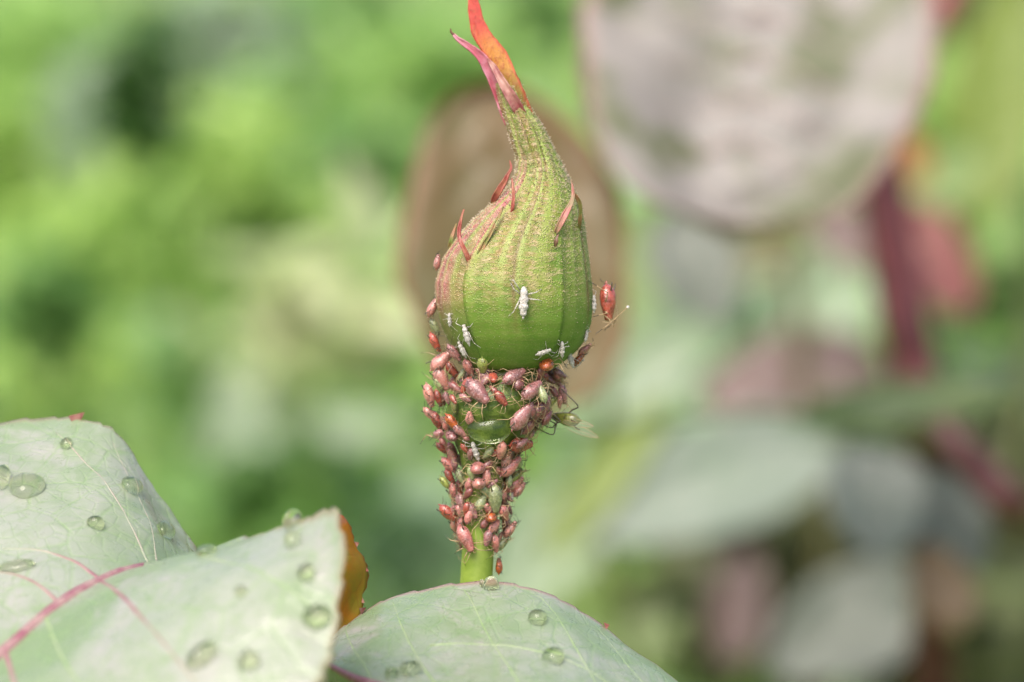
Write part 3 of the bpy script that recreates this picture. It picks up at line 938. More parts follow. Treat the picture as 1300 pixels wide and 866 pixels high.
def frame_on_body(mx, my, vx, vy, h, lift=0.0):
    """where an insect of half-height h (px) sits so that its middle shows at (mx,my); v is its heading in the picture"""
    y = my
    for _ in range(3):
        r = rr(y) * 1.0; c = cx(y)
        slope = (rr(y + 3) - rr(y - 3)) / 6.0
        slope = max(-1.0, min(1.0, slope))
        # outward normal: radial plus a vertical part from the taper (picture y grows downwards)
        dx = mx - c
        Rr = r + h + lift
        extra = max(0.0, min(20.0, abs(dx) - Rr))
        Rr += extra
        sx = max(-1.0, min(1.0, dx / Rr))
        th = math.asin(sx)
        nr = 1 / math.sqrt(1 + slope * slope)
        n = Vector((math.sin(th) * nr, slope * nr, -math.cos(th) * nr))
        y = my + h * n.y * 0.8
    rf = r + extra * 0.85 + lift
    foot = Vector((cx(y) + rf * math.sin(th), y, -rf * math.cos(th)))          # px units, z away
    ctr = Vector((cx(y) + (rf + h) * math.sin(th), y - h * n.y, -(rf + h) * math.cos(th)))
    v = Vector((vx, -vy, 0.0))
    if v.length > 1e-4:
        vi = v.normalized()
        vt = vi - vi.dot(n) * n
        v2 = (vt * .5 + vi * .5 + Vector((0, 0, vt.z * .3)))
        v2.normalize()
        n2 = n - n.dot(v2) * v2
        if n2.length < .45:
            n2 = n2 + (Vector((0, .55, -.8)) - Vector((0, .55, -.8)).dot(v2) * v2) * .8
        n2.normalize()
        foot = ctr + Vector((-n2.x, n2.y, -n2.z)) * h
        return foot, n2, v2
    nz = n.z if abs(n.z) > 0.35 else (0.35 if n.z > 0 else -0.35)
    v.z = -(v.x * n.x + v.y * n.y) / nz
    v = v - v.dot(n) * n
    if v.length < 1e-4: v = n.orthogonal()
    v.normalize()
    return foot, n, v

def put(o, foot, n, v, L, wide=1.0, tall=1.0):
    hx = V3(v.x, v.y, v.z).normalized()
    nz = V3(n.x, n.y, n.z)
    nz = (nz - nz.dot(hx) * hx).normalized()
    hy = nz.cross(hx)
    s = L * S0
    m = Matrix((hx * s, hy * s * wide, nz * s * tall)).transposed().to_4x4()
    m.translation = P(foot.x, foot.y, FOC + foot.z * S0)
    o.matrix_world = m

cnt = [0]
def set_mats(o, ms):
    for i, m in enumerate(ms):
        o.material_slots[i].link = 'OBJECT'
        o.material_slots[i].material = m

COLNAME = {'pink': 'pink', 'rose': 'rose coloured', 'red': 'red', 'dark': 'dark maroon', 'mauve': 'dusty mauve', 'orange': 'orange red', 'green': 'green', 'pale': 'pale green', 'winged': 'green'}
def zone(mx, my):
    if my < 430: return ('on the bud flank', 'aphids on the bud')
    if my < 478: return ('under the bud overhang', 'aphids under the bud')
    if my < 560: return ('on the swollen base', 'aphids on the swollen base')
    if my < 640: return ('on the upper stem', 'aphids on the upper stem')
    return ('on the lower stem', 'aphids on the lower stem')
AUTO = []

def pose_word(v):
    return ' head down ' if v.y < -.55 else (' head up ' if v.y > .55 else ' lying crosswise ')

def aphid(x0, y0, x1, y1, c, wide=1.0, label=None, face=None, L=None, normal=None, cor=True, legs=None, lift=0.0, body=None, foot_at=None, pose=''):
    """from tail (x0,y0) to head (x1,y1) in photo pixels"""
    cnt[0] += 1
    i = cnt[0]
    mx, my = (x0 + x1) / 2, (y0 + y1) / 2
    vx, vy = x1 - x0, y1 - y0
    ln = math.hypot(vx, vy)
    me = body or BODY[i % 6]
    if face:                                   # seen end-on: heading into or out of the picture
        r_px = face[0]
        L = L or r_px / 0.262
        n_head = Vector(face[1])
        n_head.normalize()
        rad = rr(my)
        dx = max(-rad * .95, min(rad * .95, mx - cx(my)))
        zc = -math.sqrt(rad * rad - dx * dx) - L * 0.34
        up = Vector((0, 1, -0.25)); up = (up - up.dot(n_head) * n_head).normalized()
        foot = Vector((mx, my, zc)) + Vector((-up.x, up.y, -up.z)) * 0.24 * L
        n, v = up, n_head
    else:
        L = L or max(17, ln * 1.0)
        h = 0.25 * L
        foot, n, v = frame_on_body(mx, my, vx, vy, h, lift)
        if normal is not None:
            n = Vector(normal).normalized()
            v = Vector((vx, -vy, 0)); v = (v - v.dot(n) * n).normalized()
            foot = Vector((mx, my, foot.z)) + Vector((-n.x, n.y, -n.z)) * h
        L = min(L / max(.62, math.hypot(v.x, v.y)), L * 1.35)
    o = bpy.data.objects.new('aphid', me); col.objects.link(o)
    put(o, foot, n, v, L, wide, 1.0)
    if legs is None and not face and abs(n.x) > .62: legs = M['leg_dark']
    legm = legs or M['leg']
    set_mats(o, [APH[c], legm, M['leg_dark']])
    z = zone(mx, my)
    pz = ' seen end on ' if face else pose_word(v)
    sz = '' if 20 <= L <= 31 else ('small ' if L < 20 else 'large ')
    tag(o, label or (sz + COLNAME[c] + ' aphid' + pz + z[0]), 'aphid', z[1] if not label else 'aphids on the rose bud')
    AUTO.append((o, COLNAME[c], label is None))
    for s in (-1, 1):
        a = link('antenna', ANT[s][(i * 3 + (s > 0)) % 4], o); set_mats(a, [legs or M['leg']])
        if cor: link('cornicle', COR[s], o)
        link('eye', EYE[s], o)
    return o

A_ = aphid
# bud
A_(541, 400, 559, 381, 'pink', 1.0, 'pale pink aphid with splayed pale legs high on the left of the bud')
A_(555, 343, 556, 323, 'pink', 1.0, 'small pink aphid at the purple edge of the bud, above another pink one')
A_(546, 405, 558, 424, 'pale', .8, 'pale green aphid with dark feelers between a pink and a dark red one', legs=M['leg_dark'])
A_(547, 421, 555, 447, 'red', .95, 'dark red aphid hanging head down at the left shoulder of the bud')
A_(779, 358, 761, 411, 'red', .85, 'large red aphid standing out in profile on the right flank of the bud', normal=(1, .12, -.25), L=48, legs=M['leg'])
# collar under the bud, left to right
A_(542, 469, 567, 446, 'pink', 1.1)
A_(548, 470, 569, 495, 'pink', 1.05)
A_(567, 455, 580, 482, 'red', .9)
A_(570, 436, 585, 458, 'mauve', .9)
A_(594, 454, 598, 478, 'rose', 1.15)
A_(614, 456, 612, 470, 'green', 1.2, L=20)
A_(626, 481, 626, 481, 'red', face=(7, (0.1, -.25, -1)))
A_(640, 490, 665, 469, 'mauve', .95)
A_(594, 484, 620, 512, 'mauve', .95, 'dusty mauve aphid with speckled back, lying aslant in the middle of the swollen base')
A_(629, 497, 643, 515, 'red', 1.1)
A_(570, 487, 588, 498, 'dark', .9)
A_(536, 479, 551, 496, 'pale', 1.1)
A_(534, 489, 550, 516, 'pink', 1.15)
A_(550, 496, 562, 515, 'red', .95)
A_(564, 499, 572, 512, 'mauve', 1.0)
A_(584, 502, 599, 509, 'mauve', 1.0)
A_(577, 508, 578, 524, 'green', 1.15, L=18)
A_(534, 520, 556, 531, 'pink', .9)
A_(548, 522, 563, 547, 'red', 1.0)
A_(566, 526, 584, 545, 'orange', .95, 'orange red aphid with a shining back at the left of the large water drop')
A_(576, 540, 592, 553, 'mauve', 1.0)
A_(556, 553, 556, 553, 'mauve', face=(7, (-.3, -.2, 1)))
A_(573, 554, 573, 554, 'mauve', face=(8, (-.2, .3, 1)))
A_(551, 563, 568, 574, 'red', 1.0)
A_(564, 571, 580, 583, 'green', 1.0)
A_(558, 583, 582, 597, 'rose', .95)
A_(562, 597, 578, 613, 'red', 1.0)
A_(554, 607, 572, 619, 'green', 1.1)
A_(580, 596, 591, 614, 'pale', 1.0)
A_(607, 595, 607, 595, 'rose', face=(9, (0.15, .25, 1)))
A_(608, 615, 608, 615, 'pink', face=(9, (0, .1, 1)), label='pale pink aphid seen from its round rear end, under a redder one')
A_(622, 576, 641, 571, 'red', .95)
A_(646, 560, 676, 566, 'red', 1.15, 'big plump red aphid below the two mauve ones, right of the water drop')
A_(650, 544, 673, 514, 'mauve', 1.2, 'largest dusty mauve aphid, on the right of the swollen base')
A_(660, 548, 682, 530, 'dark', 1.1)
A_(678, 512, 692, 532, 'dark', 1.15)
A_(662, 506, 687, 486, 'mauve', 1.0)
A_(697, 493, 712, 506, 'rose', 1.15)
A_(688, 480, 706, 486, 'dark', 1.0)
A_(688, 513, 710, 506, 'green', 1.1)
A_(694, 463, 694, 463, 'orange', face=(9.5, (0.05, .35, 1)), label='shiny round orange red aphid tucked under the right edge of the bud')
A_(727, 462, 744, 448, 'orange', .95, 'orange red aphid at the right rim of the bud among white skins')
A_(733, 446, 753, 439, 'rose', .9)
A_(704, 473, 724, 477, 'mauve', 1.0)
# stem below
A_(633, 599, 663, 582, 'rose', .9)
A_(640, 609, 668, 600, 'green', .95)
A_(639, 619, 668, 610, 'rose', .9)
A_(652, 627, 672, 615, 'pink', 1.1)
A_(568, 621, 589, 641, 'pale', .95)
A_(555, 645, 586, 659, 'red', .95, 'glossy brownish red aphid jutting out to the left of the lower stem')
A_(594, 638, 605, 658, 'mauve', 1.0)
A_(626, 614, 630, 651, 'pale', 1.05, 'large pale green aphid hanging head down on the front of the stem')
A_(611, 670, 620, 657, 'dark', 1.1)
A_(623, 657, 623, 657, 'orange', face=(7, (-.1, .3, 1)))
A_(583, 667, 601, 700, 'rose', .95, 'dusty rose aphid lowest on the left of the stem')
A_(638, 678, 660, 665, 'pink', 1.05)
A_(627, 686, 640, 677, 'pink', 1.1)
A_(624, 695, 648, 686, 'pale', .9)
A_(640, 641, 653, 651, 'dark', 1.0)
A_(640, 630, 650, 634, 'dark', 1.0)
A_(632, 729, 634, 708, 'orange', .85, 'lone orange aphid on the bare green stem above the front leaf', L=21)
# small ones filling the crowd, all round the stem
rs = random.Random(11)
fill = 0
used = []
while fill < 160:
    y = rs.uniform(468, 690)
    th = rs.uniform(-math.pi, math.pi)
    if abs(th) < 1.6 and fill > 118: continue
    if y > 655 and rs.random() < .6: continue
    if y < 560 and rs.random() < .35: continue
    r = rr(y)
    if 500 < y < 560 and -0.5 < th < 0.55: continue
    p = Vector((r * math.sin(th), y, r * math.cos(th)))
    if -.62 < th < .6 and y < 500 and rs.random() < .5: continue
    if any((p - q).length < 8.5 for q in used): continue
    used.append(p)
    L = rs.uniform(14, 27)
    lf = rs.choice([0, 0, 3, 6]) if y > 560 else (rs.choice([0, 5, 10, 14]) if abs(th) > .7 else 0)
    r += lf
    c = rs.choice(['mauve', 'rose', 'red', 'dark', 'rose', 'mauve', 'pale', 'pink'])
    a = rs.uniform(-1.0, 1.0) + (math.pi if rs.random() < .3 else 0)
    slope = max(-1, min(1, (rr(y + 3) - rr(y - 3)) / 6))
    nr = 1 / math.sqrt(1 + slope * slope)
    n = Vector((math.sin(th) * nr, slope * nr, -math.cos(th) * nr))
    tang = Vector((math.cos(th), 0, math.sin(th)))
    down = n.cross(tang)
    if down.y > 0: down = -down
    v = (math.cos(a) * down + math.sin(a) * tang).normalized()
    cnt[0] += 1
    o = bpy.data.objects.new('aphid', BODY[cnt[0] % 6]); col.objects.link(o)
    put(o, Vector((cx(y) + r * math.sin(th), y, -r * math.cos(th))), n, v, L, rs.uniform(.9, 1.15))
    set_mats(o, [APH[c], M['leg'], M['leg_dark']])
    z = zone(0, y)
    tag(o, ('small ' if L < 20 else '') + COLNAME[c] + ' aphid' + pose_word(v) + z[0], 'aphid', z[1])
    AUTO.append((o, COLNAME[c], True))
    for s in (-1, 1):
        set_mats(link('antenna', ANT[s][cnt[0] % 4], o), [M['leg']])
        link('cornicle', COR[s], o); link('eye', EYE[s], o)
    fill += 1

# winged green aphid on long dark legs at the right of the stem
wo = A_(733, 523, 706, 536, 'winged', .9, 'green winged aphid on long black legs, clear of the stem', normal=(-.35, -.75, -.5), L=36, legs=M['leg_dark'], body=BODY_W)
winv = wo.matrix_world.inverted()
for pl, r_ in (([(709, 535), (704, 540), (699, 543), (685, 537)], .0075), ([(707, 537), (705, 543), (701, 552), (680, 543)], .0075),
              ([(707, 535), (700, 530), (694, 524), (690, 523)], .0075), ([(716, 531), (726, 521), (734, 516), (722, 503), (711, 492)], .0075),
              ([(710, 533), (703, 527), (697, 527), (688, 528)], .007), ([(712, 534), (706, 538), (699, 535), (684, 531)], .007)):
    q = [P(x, y, FOC - .08 + .03 * math.sin(k * 2.1)) for k, (x, y) in enumerate(pl)]
    q = smooth_path(q, 12)
    tv, tf = tube(q, [r_ * 1.25 - r_ * .6 * k / 11 for k in range(12)], 6)
    link('leg', mesh_from('leg', [winv @ v_ for v_ in tv], tf, mats=[M['leg_dark']]), wo)

bm = bmesh.new()
bmesh.ops.create_icosphere(bm, subdivisions=2, radius=1)
for v in bm.verts: v.co = Vector((v.co.x * .15 + .30, v.co.y * .165, v.co.z * .15 + .27))
me = bpy.data.meshes.new('thorax'); bm.to_mesh(me); bm.free(); me.materials.append(M['thorax'])
me.polygons.foreach_set('use_smooth', [True] * len(me.polygons))
link('thorax', me, wo)
for s in (-1, 1):
    pts = []
    n = 14
    for i in range(n):
        t = i / (n - 1)
        xx = .05 - 1.25 * t
        wdt = .19 * math.sin(math.pi * min(1, t ** .75)) ** .7 + .004
        yy = s * (.10 + .22 * t)
        zz = .42 + .22 * t
        pts += [Vector((xx, yy - .2 * wdt, zz + wdt * .9)), Vector((xx, yy + .05 * s, zz)), Vector((xx, yy + .3 * wdt, zz - wdt * .9))]
    wg = link('wing', mesh_from('wing', pts, grid_faces(n, 3), mats=[M['wing']]), wo)
    for row in (0, 1, 2):
        tv, tf = tube([pts[3 * k + row] for k in range(n)], [.006] * n, 5)
        link('wing_vein', mesh_from('wing_vein', tv, tf, mats=[M['leg']]), wg)

# name the neighbour, so that look-alikes can be told apart
for o, cn, auto in AUTO:
    if not auto: continue
    near = min((q for q in AUTO if q[0] is not o), key=lambda q: (q[0].matrix_world.translation - o.matrix_world.translation).length)
    o['label'] = o['label'] + ' by a ' + near[1] + ' one'

# white shed skins
def skin(x0, y0, x1, y1, label, wide=1.0, L=None, lift=0.0):
    cnt[0] += 1
    mx, my = (x0 + x1) / 2, (y0 + y1) / 2
    L = L or math.hypot(x1 - x0, y1 - y0)
    foot, n, v = frame_on_body(mx, my, x1 - x0, y1 - y0, .22 * L, lift)
    o = bpy.data.objects.new('shed_skin', SKIN[cnt[0] % 4]); col.objects.link(o)
    put(o, foot, n, v, L, wide)
    set_mats(o, [M['skin'], M['skin'], M['skin']])
    tag(o, label, 'shed skin', 'white shed skins of aphids')
skin(664, 400, 665, 366, 'white shed aphid skin with spread legs on the front of the bud', 1.0, 38)
skin(571, 414, 572, 397, 'small white shed skin at the lower left of the bud, beside a longer one')
skin(596, 437, 590, 411, 'long white shed skin on the lower left of the bud, upper of two')
skin(591, 453, 584, 432, 'white shed skin touching the mauve aphid under the bud, lower of two')
skin(715, 453, 711, 432, 'thin white shed skin upright at the lower right of the bud')
skin(729, 465, 718, 445, 'thick white shed skin leaning beside an upright one at the bud rim')
skin(743, 434, 744, 418, 'white shed skin at the right silhouette of the bud', 1.2)
skin(753, 396, 753, 375, 'white shed skin between the bud and the large red aphid', 1.0)
skin(607, 584, 601, 559, 'white shed skin with dangling legs below the large water drop')
skin(734, 464, 748, 455, 'white shed skin curled beneath the orange red aphid at the rim', .8)
skin(652, 635, 651, 621, 'tiny white shed skin on the right of the stem between red aphids', .9)
skin(682, 448, 698, 444, 'pale grey shed skin above the round orange red aphid', 1.2, 20)

# water hanging among the aphids
def stem_drop(px, py, rx, ry, dep, label, k):
    r = rr(py); dx = px - cx(py)
    zc = -math.sqrt(max(1, r * r - dx * dx)) * S0
    o = bpy.data.objects.new('water_drop', DM[k]); col.objects.link(o)
    n = Vector((dx, 0, zc / S0)).normalized()
    nz = V3(n.x, n.y, n.z)
    ex = V3(1, 0, 0); ex = (ex - ex.dot(nz) * nz).normalized(); ey = nz.cross(ex)
    m = Matrix((ex * rx * S0, ey * ry * S0, nz * dep * S0)).transposed().to_4x4()
    m.translation = P(px, py, FOC + zc) + nz * 0.02
    o.matrix_world = m
    tag(o, label, 'water drop', 'water drops among the aphids')
stem_drop(622, 545, 27, 19, 15, 'large clear water drop clinging below the green swelling', 1)
stem_drop(641, 580, 9, 9, 9, 'small round water drop beside the red aphids on the stem', 2)
stem_drop(700, 449, 4, 4, 4, 'tiny water bead above the round orange red aphid', 3)

# fine bead on a hair-thin thread beside the red aphid
pts = smooth_path([P(765, 409, FOC - .1), P(775, 409, FOC - .12), P(786, 400, FOC - .14), P(797, 390, FOC - .15)], 14)
vs, fs = tube(pts, [0.005] * 14, 5)
o = link('silk_thread', mesh_from('silk_thread', rel(vs, pts[0]), fs, mats=[M['leg']]), None, pts[0])
tag(o, 'hair thin thread from the head of the large red aphid', 'thread')
vs, fs = [], []
bm = bmesh.new(); bmesh.ops.create_icosphere(bm, subdivisions=2, radius=0.018)
me = bpy.data.meshes.new('dust_speck'); bm.to_mesh(me); bm.free(); me.materials.append(M['skin'])
o = link('dust_speck', me, None, pts[-1])
tag(o, 'tiny white speck on the thread beside the red aphid', 'speck')

# ---------------------------------------------------------------- background: rose canes and their leaves
def far(d): return FOC + (d - FOC) * 2.0
def cane(pts, r0, r1, c1, c2, label, rooted=True):
    pts = [P(p[0], p[1], far(p[2])) for p in pts]
    r0 *= 1.42; r1 *= 1.42
    pp = smooth_path(pts, 60)
    last = pp[-1]
    tail = [last + Vector((U(-.2, .2), k * .25, -(last.z + 1.5) * k / 8)) for k in range(1, 9)]
    if rooted: pp += tail
    n = len(pp)
    o = pp[-1].copy()
    vs, fs = tube(pp, [r0 + (r1 - r0) * i / (n - 1) for i in range(n)], 14)
    m = plain_mat('cane_bark', c1, c2, 1.2, 0.45, 0.2, 0.05)
    root = empty('rose_cane', o)
    tag(root, label, 'stem')
    link('stalk', mesh_from('stalk', rel(vs, o), fs, mats=[m]), root)
    # a few real prickles
    tv, tf = tube([Vector((0, 0, 0)), Vector((.22, 0, -.04)), Vector((.45, 0, -.16))], [.13, .06, .01], 6)
    pm = mesh_from('prickle', tv, tf, mats=[m])
    for k in range(4, 56, 9):
        a = U(0, 6.28)
        q = link('prickle', pm, root, pp[k] - o + Vector((math.cos(a), math.sin(a), 0)) * (r0 * .8))
        q.rotation_euler = (0, 0, a)
    return pp
CN = []
CN += cane([(1092, 60, 52), (1104, 140, 52), (1120, 240, 52), (1138, 350, 52), (1156, 450, 52), (1170, 530, 52.2), (1180, 600, 52.6), (1185, 700, 53.4), (1185, 800, 54.5)],
           .34, .36, (0.05, 0.009, 0.013), (0.09, 0.016, 0.021), 'dark maroon rose cane running down from behind the big grey leaf')
CN += cane([(1158, 470, 51.9), (1195, 545, 51), (1242, 598, 50.8), (1295, 650, 51), (1360, 700, 56), (1390, 780, 58)],
           .24, .30, (0.055, 0.014, 0.013), (0.09, 0.022, 0.02), 'brownish red side branch slanting down beside the bluish grey leaves')
CN += cane([(1240, -60, 55), (1205, -5, 55), (1165, 70, 54.5), (1132, 140, 53.4), (1120, 190, 52.5), (1117, 225, 52)],
           .20, .18, (0.15, 0.024, 0.03), (0.21, 0.045, 0.045), 'brighter red rose shoot branching from the maroon cane', False)
CN += cane([(735, 160, 60), (760, 300, 60), (770, 460, 61), (765, 640, 62), (790, 800, 63), (800, 900, 64)], .12, .2, (0.10, 0.13, 0.04), (0.16, 0.18, 0.06), 'thin green rose shoot behind the right side of the bud')
CN += cane([(1010, 60, 62), (1000, 300, 62), (1020, 480, 63), (1045, 700, 64), (1050, 900, 65)], .12, .22, (0.10, 0.09, 0.04), (0.15, 0.12, 0.06), 'thin brown rose shoot behind the big grey leaf')
CN += cane([(1330, -40, 72), (1300, 200, 72), (1310, 480, 72), (1260, 700, 72), (1250, 900, 73)], .15, .22, (0.10, 0.12, 0.04), (0.16, 0.17, 0.06), 'thin green shoot at the far side of the maroon cane')

BGM = {}
def bgm(name, a, b, mg=None, patch=0.6, trans=0.25, rough=0.45, vein=None, lo=.34, hi=.68):
    m, nt, bs = new_mat('far_leaf_' + name)
    co = objco(nt)
    if name not in ('grey', 'brown', 'veinrose', 'palegreen'):
        a = tuple(x * .78 for x in a); b = tuple(x * .78 for x in b)
    c = mixc(nt, ramp(nt, noise_n(nt, patch, 3, 0.55, co, 0.5), lo, hi), a, b)
    c = mixc(nt, ramp(nt, attr(nt, 'margin'), 0.3, 1.0, 0, 0.8), c, mg or b)
    nt.links.new(c, bs.inputs['Base Color'])
    bs.inputs['Roughness'].default_value = rough
    translucent_mix(nt, bs, c, trans)
    BGM[name] = m
bgm('grey', (0.075, 0.085, 0.035), (0.185, 0.17, 0.156), (0.20, 0.11, 0.09), 0.5, 0.08, 0.5, None, .40, .53)
bgm('olive', (0.14, 0.15, 0.05), (0.20, 0.19, 0.08), None, 0.7)
bgm('brown', (0.10, 0.095, 0.028), (0.175, 0.095, 0.04), (0.21, 0.085, 0.03), 0.25)
bgm('orange', (0.38, 0.16, 0.04), (0.42, 0.22, 0.07))
bgm('palegrey', (0.13, 0.155, 0.115), (0.17, 0.19, 0.155))
bgm('palegreen', (0.20, 0.29, 0.16), (0.27, 0.335, 0.23))
bgm('bluegreen', (0.16, 0.25, 0.16), (0.22, 0.30, 0.20))
bgm('purple', (0.20, 0.13, 0.115), (0.26, 0.18, 0.16))
bgm('pink', (0.30, 0.09, 0.09), (0.36, 0.15, 0.13))
bgm('yellow', (0.17, 0.25, 0.02), (0.22, 0.29, 0.04))
bgm('mid', (0.14, 0.24, 0.04), (0.20, 0.30, 0.07))
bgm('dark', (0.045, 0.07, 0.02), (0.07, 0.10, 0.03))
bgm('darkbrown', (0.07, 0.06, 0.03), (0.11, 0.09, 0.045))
bgm('veinrose', (0.25, 0.20, 0.18), (0.29, 0.22, 0.20))
bgm('lilac', (0.15, 0.19, 0.155), (0.20, 0.23, 0.20))
bgm('russet', (0.15, 0.095, 0.04), (0.20, 0.13, 0.06))
bgm('darkrose', (0.14, 0.085, 0.075), (0.18, 0.12, 0.10))
bgm('sage', (0.20, 0.265, 0.19), (0.26, 0.31, 0.25))
bgm('moss', (0.08, 0.14, 0.035), (0.12, 0.18, 0.05))

def bg_leaf(px, py, d, L, W, ang, mat, label, tilt=20, roll=0, round_=1.0, patches=None, stalk=True, teeth=1.0):
    d = far(d)
    s = K * d
    l, wd = L * s, W * s
    ex = V3(math.cos(R(ang)), math.sin(R(ang)), 0)
    nn = V3(0, 0, -1)
    axis = ex.cross(nn).normalized()
    nn = (Matrix.Rotation(R(roll), 3, ex) @ nn)
    lean = V3(0, math.sin(R(tilt)), -math.cos(R(tilt)))
    nn = (nn * .5 + lean * .5 + Vector((0, 0, 0))).normalized() if roll else lean
    ex = (ex - ex.dot(nn) * nn).normalized()
    ey = nn.cross(ex)
    c = P(px, py, d)
    base = c - ex * l / 2
    nu, nv = 40, 17
    vs, mg = [], []
    for i in range(nu):
        t = i / (nu - 1)
        half = wd / 2 * (math.sin(math.pi * t ** (0.85)) ** (0.62 * round_)) if 0 < t < 1 else 0.0
        half = max(half, 0.01)
        saws = [1 + 0.045 * teeth * ((t * 16) % 1.0 - .5) + .11 * mnoise.noise(Vector((t * 3.5 + px * .1, py * .1, sd_)) ) for sd_ in (3.0, 9.0)]
        for j in range(nv):
            saw = saws[j > nv // 2]
            q = -1 + 2 * j / (nv - 1)
            z = 0.10 * wd * q * q - 0.12 * l * (t - .4) ** 2 + .03 * wd * abs(math.sin(t * 20 + abs(q) * 5)) * (1 - abs(q)) + 0.05 * wd * mnoise.noise(Vector((t * 3 + px, q * 2, 0)))
            vs.append(base + ex * (l * t - .06 * l * abs(q) * (1 - t)) + ey * half * q * saw + nn * z)
            mg.append(max(0, 1 - (1 - abs(q)) / .18, 1 - (1 - t) / .08))
    root = empty('rose_leaf', base)
    tag(root, label, 'leaf', 'blurred leaves behind the bud')
    b = link('blade', mesh_from('blade', rel(vs, base), grid_faces(nu, nv), {'margin': mg}, mats=[BGM[mat]]), root)
    md = b.modifiers.new('thick', 'SOLIDIFY'); md.thickness = 0.03
    mid = [base + ex * l * t + nn * (-.12 * l * (t - .4) ** 2 + .0) for t in [k / 15 for k in range(16)]]
    tv, tf = tube(mid, [.012 * wd * (1 - .8 * k / 15) + .01 for k in range(16)], 6)
    link('midrib', mesh_from('midrib', rel(tv, base), tf, mats=[BGM['pink' if mat in ('grey', 'purple', 'brown') else 'palegreen']]), root)
    if L >= 200:                              # side veins
        for t0 in (.14, .28, .42, .56, .70):
            for sg in (-1, 1):
                vp = []
                for k in range(8):
                    f = k / 7
                    t = min(.98, t0 + .20 * f); q = sg * f * .9
                    half = wd / 2 * (math.sin(math.pi * t ** .85) ** (.62 * round_))
                    z = 0.10 * wd * q * q - 0.12 * l * (t - .4) ** 2 + .03 * wd * abs(math.sin(t * 20 + abs(q) * 5)) * (1 - abs(q)) + 0.05 * wd * mnoise.noise(Vector((t * 3 + px, q * 2, 0)))
                    vp.append(base + ex * (l * t - .06 * l * abs(q) * (1 - t)) + ey * half * q + nn * z)
                tv, tf = tube(vp, [.011 * wd * (1 - .7 * k / 7) for k in range(8)], 6)
                link('vein', mesh_from('vein', rel(tv, base), tf, mats=[BGM['veinrose' if mat in ('grey', 'purple', 'brown') else 'palegreen']]), root)
    if stalk:
        near = min(CN, key=lambda q: (q - base).length + 3 * max(0, q.z - base.z))
        pts = smooth_path([base + ex * .02 * l, base - ex * min(.12 * l, .8), (base + near) / 2 + Vector((0, 0, .2)), near], 14)
        tv, tf = tube(pts, [.045] * 14, 6)
        link('petiole', mesh_from('petiole', rel(tv, base), tf, mats=[BGM['mid']]), root)
    return root, base, ex, ey, nn, l, wd

bg_leaf(952, 105, 46.5, 430, 460, -100, 'grey', 'big round grey pink rose leaf hanging before the maroon cane', 24, 0, .55)
bg_leaf(648, 305, 46.5, 420, 290, 100, 'brown', 'brown olive rose leaf with orange rim right behind the bud', 12, 0, .8)
bg_leaf(885, 345, 60, 170, 120, -70, 'palegrey', 'pale grey leaf below the tip of the big grey leaf', 25)
bg_leaf(1000, 492, 64, 230, 150, 190, 'purple', 'dull purple leaf beside the foot of the maroon cane', 25)
bg_leaf(1180, 330, 64, 170, 105, -50, 'pink', 'bright pink young leaf behind the maroon cane', 10)
bg_leaf(1085, 300, 63, 130, 90, 160, 'purple', 'small dull pink leaf left of the maroon cane', 15)
bg_leaf(890, 620, 60, 340, 165, 205, 'sage', 'broad pale green leaf sloping up towards the purple leaf', 30)
bg_leaf(775, 600, 60, 260, 62, 55, 'yellow', 'narrow yellow green leaf standing above the broad pale leaf', 20)
bg_leaf(1165, 512, 50, 280, 62, 8, 'moss', 'flat green leaf crossing the foot of the maroon cane', 25)
bg_leaf(1112, 640, 51, 160, 130, -85, 'lilac', 'bluish grey leaf under the flat green leaf', 28)
bg_leaf(1198, 668, 51.5, 150, 120, -60, 'lilac', 'bluish grey leaf beside the lower bend of the maroon cane', 28)
bg_leaf(938, 765, 66, 150, 80, 80, 'darkrose', 'dim brownish pink leaf low below the broad pale leaf', 15)
bg_leaf(1075, 800, 58, 240, 150, 215, 'palegrey', 'pale grey green leaf low behind the right end of the front leaf', 30)
bg_leaf(1192, 742, 51, 120, 80, 110, 'russet', 'small brownish orange leaf under the bluish grey leaves', 15)
bg_leaf(1265, 110, 70, 320, 130, 80, 'yellow', 'tall yellow green leaf beyond the top of the maroon cane', 10)
bg_leaf(1190, 220, 66, 130, 100, 40, 'mid', 'small fresh green leaf between the maroon cane and the pink leaf', 20)
bg_leaf(1150, 200, 62, 80, 60, -40, 'orange', 'small orange leaf tip touching the maroon cane', 10)
bg_leaf(1265, 400, 75, 190, 140, 75, 'bluegreen', 'dull blue green leaf beyond the pink leaf', 20)
bg_leaf(1045, 385, 68, 170, 130, 60, 'palegreen', 'pale green leaf in the gap left of the maroon cane', 20)
bg_leaf(790, 340, 72, 180, 100, 80, 'mid', 'dull green leaf right of the bud, behind the red aphid', 15)
bg_leaf(820, 460, 76, 230, 120, 30, 'palegreen', 'hazy pale green leaf right of the swollen base', 20)
bg_leaf(960, 320, 72, 150, 80, 10, 'olive', 'olive brown leaf under the big grey leaf', 10)
bg_leaf(790, 790, 70, 240, 150, 30, 'mid', 'hazy green leaf above the right slope of the front leaf', 20)
bg_leaf(700, 690, 78, 220, 120, 60, 'palegreen', 'hazy light green leaf right of the lower stem', 20)
bg_leaf(1260, 520, 78, 200, 120, 20, 'bluegreen', 'dull blue green leaf beyond the flat green leaf', 20)
# dark leaves among the canes; the very dark one's colour stands in for shade
bg_leaf(1260, 800, 80, 260, 200, 70, 'darkbrown', 'dark brown leaf at the foot of the rose canes', 10)
bg_leaf(1020, 720, 80, 200, 160, 60, 'dark', 'very dark leaf put in for the shade between the rose canes', 10)
bg_leaf(1150, 560, 84, 240, 160, 20, 'dark', 'dark leaf in the gap under the flat green leaf', 10)

